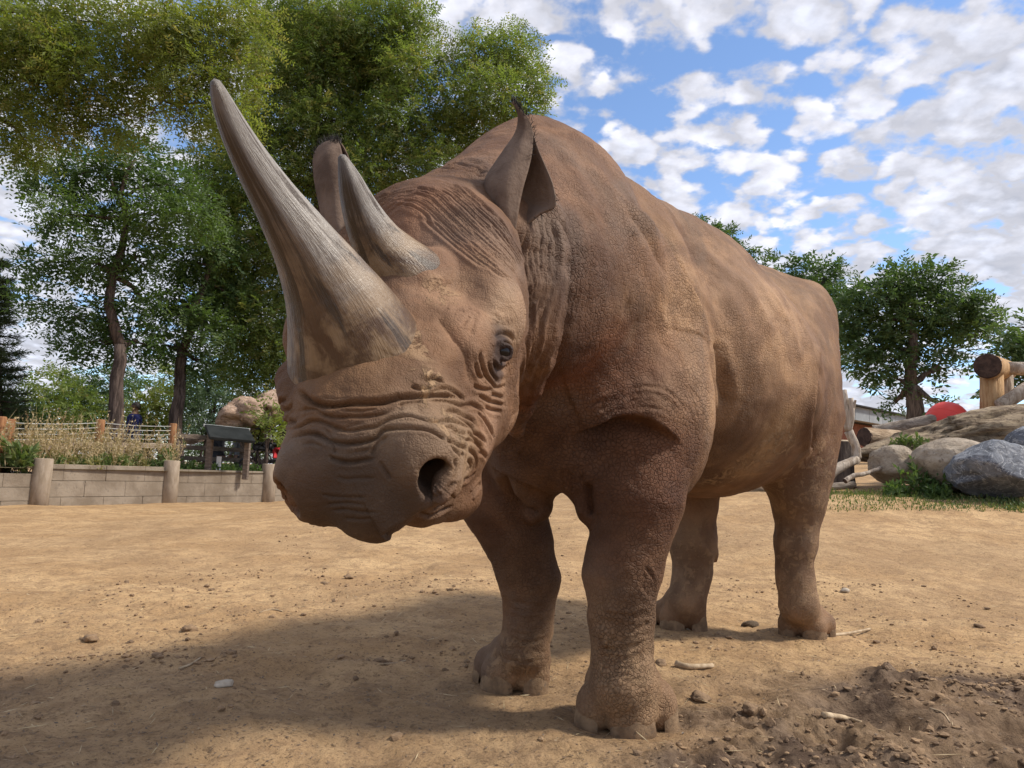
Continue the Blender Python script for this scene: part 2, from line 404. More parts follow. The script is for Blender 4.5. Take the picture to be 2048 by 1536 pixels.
# ------------------------------------------------------------------ folds and wrinkles of the hide
from mathutils.bvhtree import BVHTree
class Lines: pass
def tr(reg, pts):
    ox, oy, sc = reg
    return np.array([(ox + x / sc, oy + y / sc) for x, y in pts], float)
def smooth_line(p, n):
    """resample a polyline to n points along a Catmull-Rom curve"""
    p = np.asarray(p, float)
    q = np.concatenate([[2 * p[0] - p[1]], p, [2 * p[-1] - p[-2]]])
    u = np.linspace(0, len(p) - 1 - 1e-6, n); i = u.astype(int); t = (u - i)[:, None]
    a, b, c, d = q[i], q[i + 1], q[i + 2], q[i + 3]
    return .5 * (2 * b + (c - a) * t + (2 * a - 5 * b + 4 * c - d) * t ** 2 + (3 * b - a - 3 * c + d) * t ** 3)
def lerp_lines(A, B, t, n=40):
    return smooth_line(A, n) * (1 - t) + smooth_line(B, n) * t
class Hide:
    def __init__(s, V, Fq):
        tri = np.concatenate([Fq[:, :3], Fq[:, [0, 2, 3]]])
        s.bvh = BVHTree.FromPolygons(V.tolist(), tri.tolist(), all_triangles=True)
        s.jobs = []
    def cast(s, pts2d, n=None):
        n = n or max(6, int(np.linalg.norm(np.diff(pts2d, axis=0), axis=1).sum() / 4))
        q = smooth_line(pts2d, n); out = []
        for x, y in q:
            r = ray(x, y); h = s.bvh.ray_cast(Vector(CAM), Vector(r / np.linalg.norm(r)))
            if h[0] is not None: out.append(np.concatenate([h[0], h[1]]))
        if len(out) < 4: return None
        out = np.array(out)
        d = np.linalg.norm(out[:, :3] - CAM, axis=1)             # drop jumps over silhouettes
        j = np.nonzero(np.abs(np.diff(d)) > .06)[0]
        if len(j):
            seg = np.split(np.arange(len(out)), j + 1); out = out[max(seg, key=len)]
        return out if len(out) >= 4 else None
    def mirror(s, L):
        out = []
        for p in L:
            q = hloc(p[:3]); m = hp(q[0], -q[1], q[2]); h = s.bvh.find_nearest(Vector(m))
            if h[0] is not None: out.append(np.concatenate([h[0], h[1]]))
        return np.array(out)
    def add(s, pts2d, kind, *a, mirror=False, taper=.18):
        L = s.cast(np.asarray(pts2d, float))
        if L is None: return
        s.jobs.append((L, kind, a, 1, taper))
        if mirror: s.jobs.append((s.mirror(L), kind, a, -1, taper))
    def apply(s, V, N):
        """signed displacement of the vertices along the normals"""
        D = np.zeros(len(V)); Dg = np.zeros(len(V)); Dl = np.zeros(len(V)); lo, hi = V.min(0), V.max(0)
        cs = .04; gi = np.floor((V - lo) / cs).astype(int); dim = gi.max(0) + 1
        key = (gi[:, 0] * dim[1] + gi[:, 1]) * dim[2] + gi[:, 2]
        order = np.argsort(key, kind='stable'); ks = key[order]
        for L, kind, a, sg, taper in s.jobs:
            P, n = L[:, :3], L[:, 3:]
            reach = {'groove': 5.5 * a[1], 'ridge': 2.6 * a[1], 'step': 3.2 * max(a[1], a[3] if len(a) > 3 else 0)}[kind]
            c0 = np.floor((P - reach - lo) / cs).astype(int); c1 = np.floor((P + reach - lo) / cs).astype(int)
            cells = set()
            for A, B in zip(c0, c1):
                for x in range(max(A[0], 0), min(B[0], dim[0] - 1) + 1):
                    for y in range(max(A[1], 0), min(B[1], dim[1] - 1) + 1):
                        for z in range(max(A[2], 0), min(B[2], dim[2] - 1) + 1): cells.add((x * dim[1] + y) * dim[2] + z)
            cells = np.fromiter(cells, np.int64)
            i0 = np.searchsorted(ks, cells); i1 = np.searchsorted(ks, cells, 'right')
            idx = np.concatenate([order[x:y] for x, y in zip(i0, i1)] or [np.zeros(0, int)])
            if not len(idx): continue
            T = np.gradient(P, axis=0); T /= np.linalg.norm(T, axis=1)[:, None] + 1e-9
            for ch in range(0, len(idx), 20000):
                ii = idx[ch:ch + 20000]; Q = V[ii]
                d2 = ((Q[:, None, :] - P[None]) ** 2).sum(-1); j = d2.argmin(1)
                rel = Q - P[j]; al = (rel * T[j]).sum(1)
                inner = (j > 0) & (j < len(P) - 1)
                d = np.sqrt(np.maximum(d2[np.arange(len(ii)), j] - np.where(inner, al * al, 0), 0))
                near = d < reach
                if not near.any(): continue
                u = j / (len(P) - 1.0)
                tp = np.clip(np.minimum(u, 1 - u) / max(taper, 1e-3), 0, 1); tp = tp * tp * (3 - 2 * tp)
                facing = np.clip((N[ii] * n[j]).sum(1) * 1.5, 0, 1)
                A, w = a[0], a[1]
                if kind == 'groove':
                    lip = a[2] if len(a) > 2 else .35
                    cut = -A * np.exp(-(d / w) ** 1.25); puff = lip * A * np.exp(-((d - 2.6 * w) / (1.5 * w)) ** 2)
                    m = tp * facing * near
                    Dg[ii] = np.minimum(Dg[ii], cut * m); Dl[ii] = np.maximum(Dl[ii], puff * m)
                    continue
                elif kind == 'ridge': v = A * np.exp(-(d / w) ** 2)
                else:                                     # step: (raise, width, drop, dropwidth); raised on the left of the line as seen
                    side = (rel * np.cross(n[j], T[j])).sum(1) * sg
                    v = np.where(side > 0, A * np.exp(-(d / a[1]) ** 1.3), -a[2] * np.exp(-(d / a[3]) ** 1.3))
                    e = np.clip(side / .004, -1, 1) * .5 + .5
                    v = e * A * np.exp(-(d / a[1]) ** 1.3) - (1 - e) * a[2] * np.exp(-(d / a[3]) ** 1.3)
                D[ii] += np.where(near, v * tp * facing, 0)
        return D + Dg + Dl
def carve_hide(hide, rng):
    A = (560, 700, 3.84); B = (880, 560, 5.4875); C = (740, 330, 4.8); Dd = (1000, 420, 3.49); Eb = (1040, 240, 2.844)
    G = (1340, 600, 3.84); K = (900, 1000, 2.866); Hh = (920, 780, 3.84)
    add = hide.add
    def g(reg, pts, amp=.004, w=.0035, lip=.4, mirror=True, taper=.18): add(tr(reg, pts), 'groove', amp, w, lip, mirror=mirror, taper=taper)
    # ---- muzzle
    g(A, [(120, 300), (170, 340), (230, 390), (300, 415), (400, 425), (550, 408), (700, 408), (800, 400), (900, 370), (1050, 350), (1150, 345), (1290, 350), (1400, 375)], .013, .0032, .14, False, .1)
    g(A, [(100, 470), (180, 450), (260, 450), (320, 490), (420, 515), (560, 512), (700, 508), (800, 490), (880, 460)], .0055, .0020, .18, False)
    g(A, [(60, 600), (130, 580), (200, 545), (270, 540), (340, 560), (410, 590), (480, 612), (560, 618), (650, 605), (740, 590), (830, 540), (920, 515), (1000, 512), (1080, 530), (1180, 550), (1300, 545), (1400, 570), (1470, 610)], .0062, .0022, .18, False, .06)
    g(A, [(50, 670), (150, 640), (250, 640), (330, 670), (380, 700), (450, 715), (520, 720), (600, 712), (680, 700), (740, 670), (790, 620), (870, 605), (1000, 605), (1100, 608), (1170, 630), (1240, 670), (1270, 700)], .0085, .0025, .16, False, .08)
    g(A, [(330, 590), (370, 640), (395, 690), (415, 770), (425, 800)], .004, .0022, .2, False)
    g(A, [(700, 830), (720, 760), (760, 700), (840, 660)], .005, .0024, .2, False)
    g(A, [(380, 800), (400, 830), (450, 850), (530, 862), (600, 855), (680, 840), (750, 830)], .006, .0022, .2, False)
    g(A, [(770, 850), (790, 900), (830, 960), (850, 1000)], .004, .0022, .2, False)
    for q in ([(430, 970), (500, 990), (600, 985), (760, 980)], [(300, 1110), (450, 1130), (700, 1130)], [(330, 1190), (520, 1172), (640, 1185)],
              [(380, 1235), (500, 1225), (620, 1240), (780, 1240)], [(480, 600), (560, 580), (650, 565)], 
              [(560, 780), (640, 775), (700, 755)], [(430, 460), (600, 470), (760, 455)], [(300, 360), (420, 375), (560, 360)],
              [(480, 1290), (600, 1300), (720, 1290)], [(160, 720), (250, 715), (330, 750)]):
        g(A, q, .0026, .0018, .25, False)
    add(tr(A, [(760, 1405), (800, 1385), (900, 1320), (1000, 1260), (1080, 1210), (1180, 1180), (1270, 1150), (1330, 1090)]), 'step', .010, .03, .020, .03, taper=.12)
    g(A, [(770, 1400), (900, 1322), (1000, 1262), (1080, 1212), (1180, 1182), (1270, 1150)], .010, .003, .1, False, .1)
    # ---- wrinkled cheek
    for q in ([(1120, 400), (1200, 390), (1300, 400), (1400, 430), (1480, 420), (1540, 460), (1580, 520)], [(900, 430), (1000, 400), (1110, 385)],
              [(1250, 480), (1330, 470), (1400, 500), (1480, 540), (1500, 600)], [(1180, 570), (1300, 550), (1390, 575)], [(1290, 640), (1350, 640), (1420, 690), (1480, 700), (1540, 750), (1560, 800)],
              [(1270, 690), (1330, 720), (1400, 750), (1420, 770)], [(1340, 520), (1420, 540), (1470, 590), (1490, 640), (1560, 680), (1600, 730)], [(1500, 460), (1560, 520), (1610, 600), (1640, 680)],
              [(1280, 690), (1330, 760), (1370, 800), (1380, 870), (1360, 950), (1310, 1010)], [(1400, 780), (1380, 860), (1370, 920)], [(1440, 760), (1490, 800), (1510, 880), (1480, 960), (1420, 1040)],
              [(1520, 780), (1570, 800), (1590, 860), (1560, 960), (1500, 1060), (1420, 1130)], [(1420, 850), (1460, 860), (1460, 910), (1410, 960)], [(1400, 1000), (1460, 1000), (1510, 940)],
              [(1200, 1130), (1250, 1100), (1300, 1050), (1350, 1010)], [(1050, 1240), (1150, 1280), (1250, 1240), (1340, 1200)], [(1150, 330), (1250, 300), (1350, 330), (1440, 400)],
              [(1100, 240), (1180, 220), (1260, 260)], [(1000, 270), (1080, 300), (1160, 290)], [(1430, 620), (1500, 690), (1520, 760)], [(1240, 590), (1310, 600), (1380, 640), (1450, 660)],
              [(1560, 880), (1600, 820), (1620, 760)], [(1330, 830), (1345, 900), (1325, 960)], [(1180, 1240), (1260, 1190), (1330, 1130)], [(1470, 1120), (1540, 1030), (1590, 940)]):
        g(A, q, .0060, .0026, .30)
    # ---- eye
    g(B, [(-40, 400), (0, 440), (60, 520), (110, 570), (170, 655), (215, 700), (285, 820), (310, 930), (320, 1050), (350, 1180)], .0065, .0075, .12)
    g(B, [(120, 590), (170, 655), (215, 700), (250, 770)], .004, .0024, .2)
    for q in ([(460, 760), (440, 850), (460, 950), (490, 1040), (540, 1110), (570, 1170)], [(390, 900), (400, 1000), (430, 1060), (500, 1090)], [(360, 1150), (420, 1190), (500, 1210), (570, 1200)],
              [(540, 1100), (570, 1150), (610, 1180), (680, 1180), (720, 1150)], [(540, 1260), (620, 1270), (700, 1300)], [(400, 1240), (500, 1320), (600, 1350), (720, 1380)], [(480, 1380), (560, 1420), (680, 1445)],
              [(520, 880), (550, 1000), (600, 1090), (650, 1130)]):
        g(B, q, .0065, .0026, .30)
    for q in ([(540, 400), (580, 390), (630, 410), (660, 460)], [(530, 440), (570, 430), (620, 450), (660, 490)], [(560, 490), (600, 480), (650, 500)], [(230, 520), (290, 440), (340, 400)], [(330, 600), (360, 500), (390, 400)],
              [(300, 300), (380, 330), (450, 380)], [(120, 360), (200, 330), (280, 350)]):
        g(B, q, .0022, .003, .4)
    add(tr(B, [(560, 760), (590, 690), (640, 655), (710, 640), (770, 665), (790, 720)]), 'ridge', .003, .0055, mirror=True)
    add(tr(B, [(570, 820), (600, 890), (650, 930), (710, 910), (745, 850)]), 'ridge', .003, .005, mirror=True)
    g(B, [(600, 640), (650, 610), (720, 600), (775, 630), (800, 680)], .005, .0035, .5)
    g(B, [(560, 860), (590, 940), (640, 990), (710, 970), (750, 900)], .004, .0035, .5)
    # ---- forehead
    inn = tr(C, [(130, 420), (300, 400), (480, 470), (560, 560), (700, 680), (850, 800), (1000, 920), (1200, 1040), (1420, 1120)])
    mid = tr(C, [(300, 235), (560, 270), (700, 380), (850, 520), (1000, 650), (1150, 800), (1300, 950), (1440, 1100)])
    out = tr(C, [(780, 150), (960, 270), (1150, 420), (1290, 560), (1420, 780), (1480, 900), (1495, 1080)])
    def fam(P, Q, n, amp, w, lip=.4, jit=2.2, cut=True, mirror=False):
        for i in range(n):
            t = (i + .5 + rng.uniform(-.25, .25)) / n
            L = lerp_lines(P, Q, t, 40); ph = rng.uniform(0, 6.28, 3)
            uu = np.linspace(0, 1, 40)
            L = L + (jit * min(1, np.linalg.norm(L[-1] - L[0]) / 180) * (np.sin(uu * 9 + ph[0]) + .6 * np.sin(uu * 23 + ph[1])))[:, None] * np.array([.6, .6])
            if cut:
                k = rng.uniform(.25, .75); a0 = rng.uniform(0, .12); b0 = rng.uniform(.88, 1)
                parts = [(a0, min(k + .06, 1)), (max(k - .02, 0), b0)]
            else: parts = [(0, 1)]
            for (x, y) in parts:
                i0, i1 = int(x * 39), int(y * 39)
                if i1 - i0 < 5: continue
                add(L[i0:i1 + 1][::3] + rng.uniform(-1, 1, 2), 'groove', amp * rng.uniform(.6, 1.25), w * rng.uniform(.8, 1.2), lip, mirror=mirror)
    fam(inn, mid, 12, .0040, .0026, .5, 1.6, mirror=True)
    fam(mid, out, 12, .0048, .0028, .5, 1.6, mirror=True)
    fam(tr(C, [(60, 300), (200, 245), (350, 215), (560, 180)]), tr(C, [(90, 420), (200, 370), (350, 330), (560, 300)]), 5, .003, .003, .4, 1.5)
    # ---- edge of the head against the neck, then the neck's fine folds and its long hanging fold
    edge = np.concatenate([tr(Dd, [(120, 60), (150, 190), (175, 330), (170, 440), (205, 600), (212, 740), (190, 860), (150, 960), (128, 1100), (108, 1250), (95, 1380)]), [(1018, 850), (1008, 885), (992, 918), (968, 951), (945, 978), (925, 1001)]])
    add(edge[:-7][::-1], 'step', .0, .02, .040, .06, taper=.16)
    add(edge[-9:][::-1], 'step', .0, .02, .022, .04, taper=.3)
    nA = tr(Dd, [(150, 60), (200, 330), (225, 560), (238, 760), (205, 950), (172, 1150), (140, 1350)])
    nB = tr(Dd, [(350, 40), (395, 250), (400, 450), (365, 650), (315, 850), (240, 1050), (180, 1250)])
    fam(nA, nB, 13, .009, .0048, .6, 2.0)
    add(tr(Dd, [(370, 30), (450, 170), (480, 350), (475, 550), (460, 720), (400, 950), (330, 1150), (260, 1330), (230, 1480)][::-1]), 'step', .010, .03, .012, .04, taper=.25)
    nC = tr(Dd, [(260, 1000), (200, 1180), (150, 1400)]); nD = tr(Dd, [(370, 950), (290, 1180), (220, 1420)])
    fam(nC, nD, 5, .005, .005, .5, 2)
    fam(tr(Dd, [(480, 60), (540, 300), (545, 560), (500, 800)]), tr(Dd, [(600, 60), (640, 300), (640, 560), (600, 800)]), 4, .004, .008, .3, 2, cut=False)
    # crest folds behind the crown
    fam(tr(C, [(420, 170), (520, 90), (640, 40), (800, 30), (1000, 80), (1080, 130)]), tr(C, [(560, 60), (640, 0), (760, -50), (900, -60), (1050, -20), (1130, 60)]), 4, .008, .007, .5, 1.5, cut=False)
    # ---- flank: ribs, shoulder edge
    add(tr(Eb, [(560, 420), (640, 480), (740, 600), (830, 740), (900, 870), (980, 1010), (1040, 1150), (1070, 1300), (1068, 1450)][::-1]), 'step', .016, .10, .034, .09, taper=.35)
    add(tr(Eb, [(600, 500), (690, 640), (760, 760), (830, 900)]), 'groove', .008, .02, .3)
    for q, am in (([(1040, 740), (1150, 840), (1270, 950), (1380, 1100), (1440, 1250)], .010), ([(940, 640), (1060, 760), (1150, 900), (1230, 1060), (1290, 1250)], .008),
                  ([(1230, 870), (1320, 1000), (1390, 1150), (1450, 1330)], .008), ([(1380, 900), (1480, 1060), (1560, 1230), (1600, 1400)], .008), ([(870, 690), (960, 850), (1060, 1000), (1140, 1180)], .008),
                  ([(1480, 930), (1580, 1090), (1640, 1260), (1670, 1440)], .007), ([(250, 150), (320, 300), (390, 450), (430, 620), (470, 800)], .009), ([(420, 230), (520, 400), (600, 560), (640, 700)], .007)):
        add(tr(Eb, q), 'ridge', am * .55, .028); add(tr(Eb, q) + np.array([20, -5]), 'groove', am * .30, .020, .1)
    add(tr(G, [(355, 300), (372, 420), (388, 600), (408, 720), (420, 850)]), 'groove', .016, .018, .5)
    # hip fold
    add(tr(G, [(1146, 0), (1145, 60), (1145, 180), (1140, 300), (1132, 450), (1120, 600), (1105, 760), (1088, 870), (1075, 980), (1066, 1100), (1062, 1210)][::-1]), 'step', .018, .08, .07, .06, taper=.1)
    g(G, [(1148, 20), (1147, 180), (1142, 300), (1134, 450), (1122, 600), (1107, 760), (1090, 870), (1077, 980), (1068, 1100)], .034, .013, .25, False, .08)
    # ---- shoulder arch over the fore leg
    add(tr(Hh, [(800, 345), (940, 315), (1020, 270), (1100, 235), (1250, 205), (1400, 225), (1520, 285), (1640, 370), (1720, 440)]), 'step', .028, .10, .035, .06, taper=.38)
    fam(tr(Dd, [(520, 1400), (700, 1310), (850, 1270), (1000, 1240), (1150, 1280), (1260, 1370), (1340, 1480)]), tr(Dd, [(580, 1490), (760, 1420), (900, 1400), (1050, 1400), (1150, 1440), (1270, 1530)]), 6, .0045, .0045, .5, 2)
    fam(tr(Dd, [(1160, 1270), (1290, 1400), (1350, 1530)]), tr(Dd, [(1300, 1200), (1400, 1320), (1420, 1450)]), 6, .003, .004, .4, 2)
    # ---- chest
    add(tr(Hh, [(240, 590), (400, 650), (560, 720), (680, 785), (790, 800)]), 'step', .012, .05, .012, .03)
    g(Hh, [(985, 700), (985, 850), (1005, 980)], .02, .010, .3, False)
    g(Hh, [(330, 640), (400, 800), (500, 920), (620, 965)], .02, .012, .3, False)
    fam(tr(Hh, [(440, 300), (500, 420), (420, 520)]), tr(Hh, [(560, 330), (600, 450), (540, 560)]), 5, .004, .004, .4, 3)
    fam(tr(Hh, [(780, 620), (800, 760)]), tr(Hh, [(950, 640), (940, 900)]), 5, .004, .004, .4, 2)
    # ---- fore legs: knee and pastern wrinkles
    fam(tr(K, [(860, 640), (1000, 655), (1090, 640), (1150, 610)]), tr(K, [(840, 860), (960, 880), (1060, 860), (1130, 820)]), 9, .0045, .0042, .6, 3)
    fam(tr(K, [(840, 890), (1000, 900), (1140, 880)]), tr(K, [(850, 1090), (1000, 1100), (1150, 1080)]), 10, .0032, .0035, .4, 3)
    fam(tr(K, [(1090, 430), (1110, 520), (1180, 600)]), tr(K, [(1110, 360), (1170, 450), (1180, 540)]), 4, .004, .004, .5, 2)
    fam(tr(K, [(330, 560), (440, 590), (560, 590)]), tr(K, [(330, 800), (440, 830), (560, 800)]), 7, .004, .0045, .5, 3)
    fam(tr(K, [(260, 820), (400, 830), (570, 850)]), tr(K, [(200, 900), (400, 930), (590, 930)]), 5, .003, .004, .4, 3)
    add(tr(K, [(880, 720), (890, 780), (930, 810)]), 'ridge', .010, .022)
    fam(tr(G, [(1080, 1120), (1120, 1200), (1150, 1300)]), tr(G, [(1180, 1100), (1180, 1200), (1160, 1330)]), 6, .004, .005, .4, 1)
# ------------------------------------------------------------------ horns, ears, eyes, toenails
def sweep(stations, n=64, sub=6, noise=.0, rng=None, squash=None):
    """tube through (centre, radius) stations, closed at the tip (last station)"""
    C = np.array([s[0] for s in stations]); r = np.array([s[1] for s in stations])
    m = (len(C) - 1) * sub + 1
    s = np.concatenate([[0], np.cumsum(np.linalg.norm(np.diff(C, axis=0), axis=1))]); s /= s[-1]; u = np.linspace(0, 1, m)
    P = np.stack([np.polyval(np.polyfit(s, C[:, k], 4), u) for k in range(3)], 1)
    ur = np.linspace(0, 1, 400); r4 = np.interp(ur, s, r); ker = np.exp(-np.linspace(-2, 2, 41) ** 2); ker /= ker.sum()
    r4s = np.convolve(np.pad(r4, 20, mode='reflect', reflect_type='odd'), ker, 'valid'); rr = np.maximum(np.interp(u, ur, r4s), .002)
    T = np.gradient(P, axis=0); T /= np.linalg.norm(T, axis=1)[:, None]
    X = np.array([1.0, 0, 0]); U = X - (T @ X)[:, None] * T; U /= np.linalg.norm(U, axis=1)[:, None]
    W = np.cross(T, U)
    a = np.linspace(0, 2 * math.pi, n, endpoint=False)
    prof = np.ones((m, n))
    if rng is not None and noise:
        for k in range(3, 15):
            prof += noise / k ** .6 * np.sin(k * a + rng.uniform(0, 6.3))[None] * (1 + .3 * np.sin(np.linspace(0, 7, m) + k))[:, None]
        prof += noise * .6 * rng.normal(size=(m, n)) * .25
        rim = np.clip(1 - np.linspace(0, 1, m) / .16, 0, 1)[:, None]               # frayed fibres near the skin
        fr = np.convolve(np.tile(rng.normal(size=n), 3), np.ones(3) / 3, 'same')[n:2 * n]
        prof += rim * (.022 * fr[None] + .012 * rng.normal(size=(m, n)))
    V = P[:, None] + rr[:, None, None] * prof[..., None] * (np.cos(a)[None, :, None] * U[:, None] + np.sin(a)[None, :, None] * W[:, None])
    V = V.reshape(-1, 3)
    i = np.arange(m - 1)[:, None] * n; j = np.arange(n)[None]; k = (j + 1) % n
    F = np.stack([i + j, i + k, i + n + k, i + n + j], -1).reshape(-1, 4)
    V = np.concatenate([V, [P[-1] + T[-1] * rr[-1] * .6], [P[0]]])
    t = len(V) - 2; e = (m - 1) * n
    cap = np.stack([e + np.arange(n), e + (np.arange(n) + 1) % n, np.full(n, t)], 1)
    cap0 = np.stack([(np.arange(n) + 1) % n, np.arange(n), np.full(n, t + 1)], 1)
    return V, [F, cap, cap0]
def px_stations(lst):
    return [(at(x, y, d), w / FPX * d) for x, y, d, w in lst]
HORN1 = [(738, 806, 1.165, 120), (728, 768, 1.135, 138), (715, 722, 1.105, 143), (700, 665, 1.075, 129), (676, 607, 1.045, 107), (651, 560, 1.02, 89), (636, 534, 1.01, 82), (605, 490, .99, 68), (547, 397, .95, 49), (505, 323, .92, 39), (467, 251, .89, 30), (444, 201, .87, 22), (434, 178, .865, 17), (429, 163, .86, 10)]
HORN2 = [(828, 596, 1.24, 92), (810, 562, 1.212, 91), (783, 525, 1.19, 71), (752, 480, 1.165, 52), (722, 418, 1.13, 38), (700, 360, 1.105, 25), (689, 330, 1.09, 15), (684, 312, 1.085, 8)]
def sheet(rows, nu=28, nv=36, thick=.011):
    """ear: rows of control points (world) interpolated both ways, then thickened"""
    G = np.array([[p for p in row] for row in rows])            # r,c,3
    A = np.stack([smooth_line(G[:, c], nv) for c in range(G.shape[1])], 1)
    B = np.stack([smooth_line(A[i], nu) for i in range(nv)], 0)
    du = np.gradient(B, axis=1); dv = np.gradient(B, axis=0)
    n = np.cross(du, dv); n /= np.linalg.norm(n, axis=-1)[..., None] + 1e-9
    v = np.linspace(0, 1, nv)[:, None, None]; u = np.linspace(0, 1, nu)[None, :, None]
    th = thick * (1 - .5 * v) * (.45 + .55 * np.sin(np.pi * np.clip(u, .04, .96)))
    O = B + n * th / 2; I = B - n * th / 2
    V = np.concatenate([O.reshape(-1, 3), I.reshape(-1, 3)]); m = nu * nv
    i, j = np.meshgrid(np.arange(nv - 1), np.arange(nu - 1), indexing='ij')
    a = (i * nu + j).ravel(); F1 = np.stack([a, a + 1, a + nu + 1, a + nu], 1)
    F2 = F1[:, ::-1] + m
    e = []
    for k in range(nu - 1): e += [(k, k + m, k + 1 + m, k + 1), ((nv - 1) * nu + k, (nv - 1) * nu + k + 1, (nv - 1) * nu + k + 1 + m, (nv - 1) * nu + k + m)]
    for k in range(nv - 1): e += [(k * nu, (k + 1) * nu, (k + 1) * nu + m, k * nu + m), (k * nu + nu - 1, k * nu + nu - 1 + m, (k + 1) * nu + nu - 1 + m, (k + 1) * nu + nu - 1)]
    return V, [np.concatenate([F1, F2, np.array(e)])], B
def ear_rows(tab):
    """tab rows: y, near edge x, left x, far x, depth, curl -> control points round the C-shaped section"""
    rows = []
    for y, yn, xn, xl, xf, yf, d, c in tab:
        rows.append([at(xn, yn, d - c), at(xl + .45 * (xn - xl), (y + yn) / 2, d - 1.25 * c), at(xl, y, d), at(xl + .45 * (xf - xl), (y + yf) / 2, d + .95 * c), at(xf, yf, d + .1 * c)])
    return rows
EAR_L = [(452, 470, 1030, 990, 1040, 462, 1.435, .03), (420, 436, 1034, 984, 1080, 428, 1.435, .042), (392, 402, 1040, 974, 1110, 412, 1.435, .045), (360, 372, 1047, 974, 1106, 370, 1.43, .042), (330, 338, 1057, 991, 1090, 330, 1.425, .034),
         (300, 305, 1064, 1011, 1077, 300, 1.42, .024), (270, 272, 1066, 1031, 1067, 270, 1.415, .012), (245, 246, 1061, 1038, 1060, 244, 1.41, .006), (222, 224, 1045, 1036, 1044, 222, 1.405, .003), (203, 204, 1029, 1025, 1029, 203, 1.405, .0015)]
EAR_R = [(505, 512, 716, 684, 724, 508, 1.42, .02), (470, 476, 700, 662, 710, 472, 1.43, .028), (440, 445, 695, 649, 706, 440, 1.435, .034), (400, 405, 694, 640, 708, 400, 1.44, .038), (360, 364, 692, 632, 706, 360, 1.435, .037), (325, 328, 688, 629, 700, 325, 1.43, .030),
         (303, 305, 684, 633, 692, 303, 1.425, .021), (289, 290, 680, 645, 684, 289, 1.42, .012), (281, 281, 676, 664, 678, 281, 1.42, .005)]
# ------------------------------------------------------------------ materials
def new_mat(name):
    m = bpy.data.materials.new(name); m.use_nodes = True
    nt = m.node_tree; return m, nt, nt.nodes['Principled BSDF']
class NB:
    """tiny node-building helper"""
    def __init__(s, nt): s.nt, s.N, s.L = nt, nt.nodes, nt.links
    def nd(s, t, **k):
        n = s.N.new(t)
        for a, b in k.items(): setattr(n, a, b)
        return n
    def put(s, inp, v):
        if hasattr(v, 'is_output') or isinstance(v, bpy.types.NodeSocket): s.L.new(v, inp)
        else: inp.default_value = v
    def coord(s, scale=(1, 1, 1), rot=(0, 0, 0), kind='Object', vec=None):
        if vec is None: vec = s.nd('ShaderNodeTexCoord').outputs[kind]
        m = s.nd('ShaderNodeMapping'); s.L.new(vec, m.inputs[0]); m.inputs['Scale'].default_value = scale; m.inputs['Rotation'].default_value = rot
        return m.outputs[0]
    def noise(s, vec, scale, detail=5, rough=.55, dist=0):
        n = s.nd('ShaderNodeTexNoise'); s.L.new(vec, n.inputs[0])
        for k, v in (('Scale', scale), ('Detail', detail), ('Roughness', rough), ('Distortion', dist)): n.inputs[k].default_value = v
        return n.outputs['Fac']
    def voro(s, vec, scale, feature='DISTANCE_TO_EDGE', rnd=1.0):
        n = s.nd('ShaderNodeTexVoronoi', feature=feature); s.L.new(vec, n.inputs['Vector']); n.inputs['Scale'].default_value = scale; n.inputs['Randomness'].default_value = rnd
        return n.outputs['Distance']
    def rng(s, v, a, b, c=0, d=1, smooth=False):
        n = s.nd('ShaderNodeMapRange', interpolation_type='SMOOTHSTEP' if smooth else 'LINEAR'); s.put(n.inputs[0], v)
        for i, x in enumerate((a, b, c, d)): n.inputs[i + 1].default_value = x
        return n.outputs[0]
    def math(s, op, a, b=0.0):
        n = s.nd('ShaderNodeMath', operation=op); s.put(n.inputs[0], a); s.put(n.inputs[1], b); return n.outputs[0]
    def mix(s, f, a, b, blend='MIX'):
        n = s.nd('ShaderNodeMix', data_type='RGBA', blend_type=blend); s.put(n.inputs[0], f)
        for i, v in ((6, a), (7, b)): s.put(n.inputs[i], (*v, 1) if isinstance(v, tuple) and len(v) == 3 else v)
        return n.outputs[2]
    def bump(s, h, dist, strength=1.0, nrm=None):
        n = s.nd('ShaderNodeBump'); s.L.new(h, n.inputs['Height']); n.inputs['Distance'].default_value = dist; n.inputs['Strength'].default_value = strength
        if nrm is not None: s.L.new(nrm, n.inputs['Normal'])
        return n.outputs[0]
    def attr(s, name): return s.nd('ShaderNodeAttribute', attribute_name=name)
def simple(name, c1, c2, scale=8, rough=.8, bump=.0, bscale=None, stretch=(1, 1, 1), detail=6, spec=.3, kind='Object', contrast=(.35, .65), c3=None):
    """two-tone noise material with relief"""
    m, nt, b = new_mat(name); n = NB(nt); v = n.coord(stretch, kind=kind)
    f = n.rng(n.noise(v, scale, detail, .6, .3), *contrast, smooth=True)
    col = n.mix(f, c1, c2)
    if c3: col = n.mix(n.rng(n.noise(v, scale * 4.3, 4, .6), .56, .72, smooth=True), col, c3)
    n.L.new(col, b.inputs['Base Color']); b.inputs['Roughness'].default_value = rough; b.inputs['Specular IOR Level'].default_value = spec
    if bump:
        n.L.new(n.bump(n.noise(v, bscale or scale * 3, 8, .65, .2), bump), b.inputs['Normal'])
    return m
MAT = {}
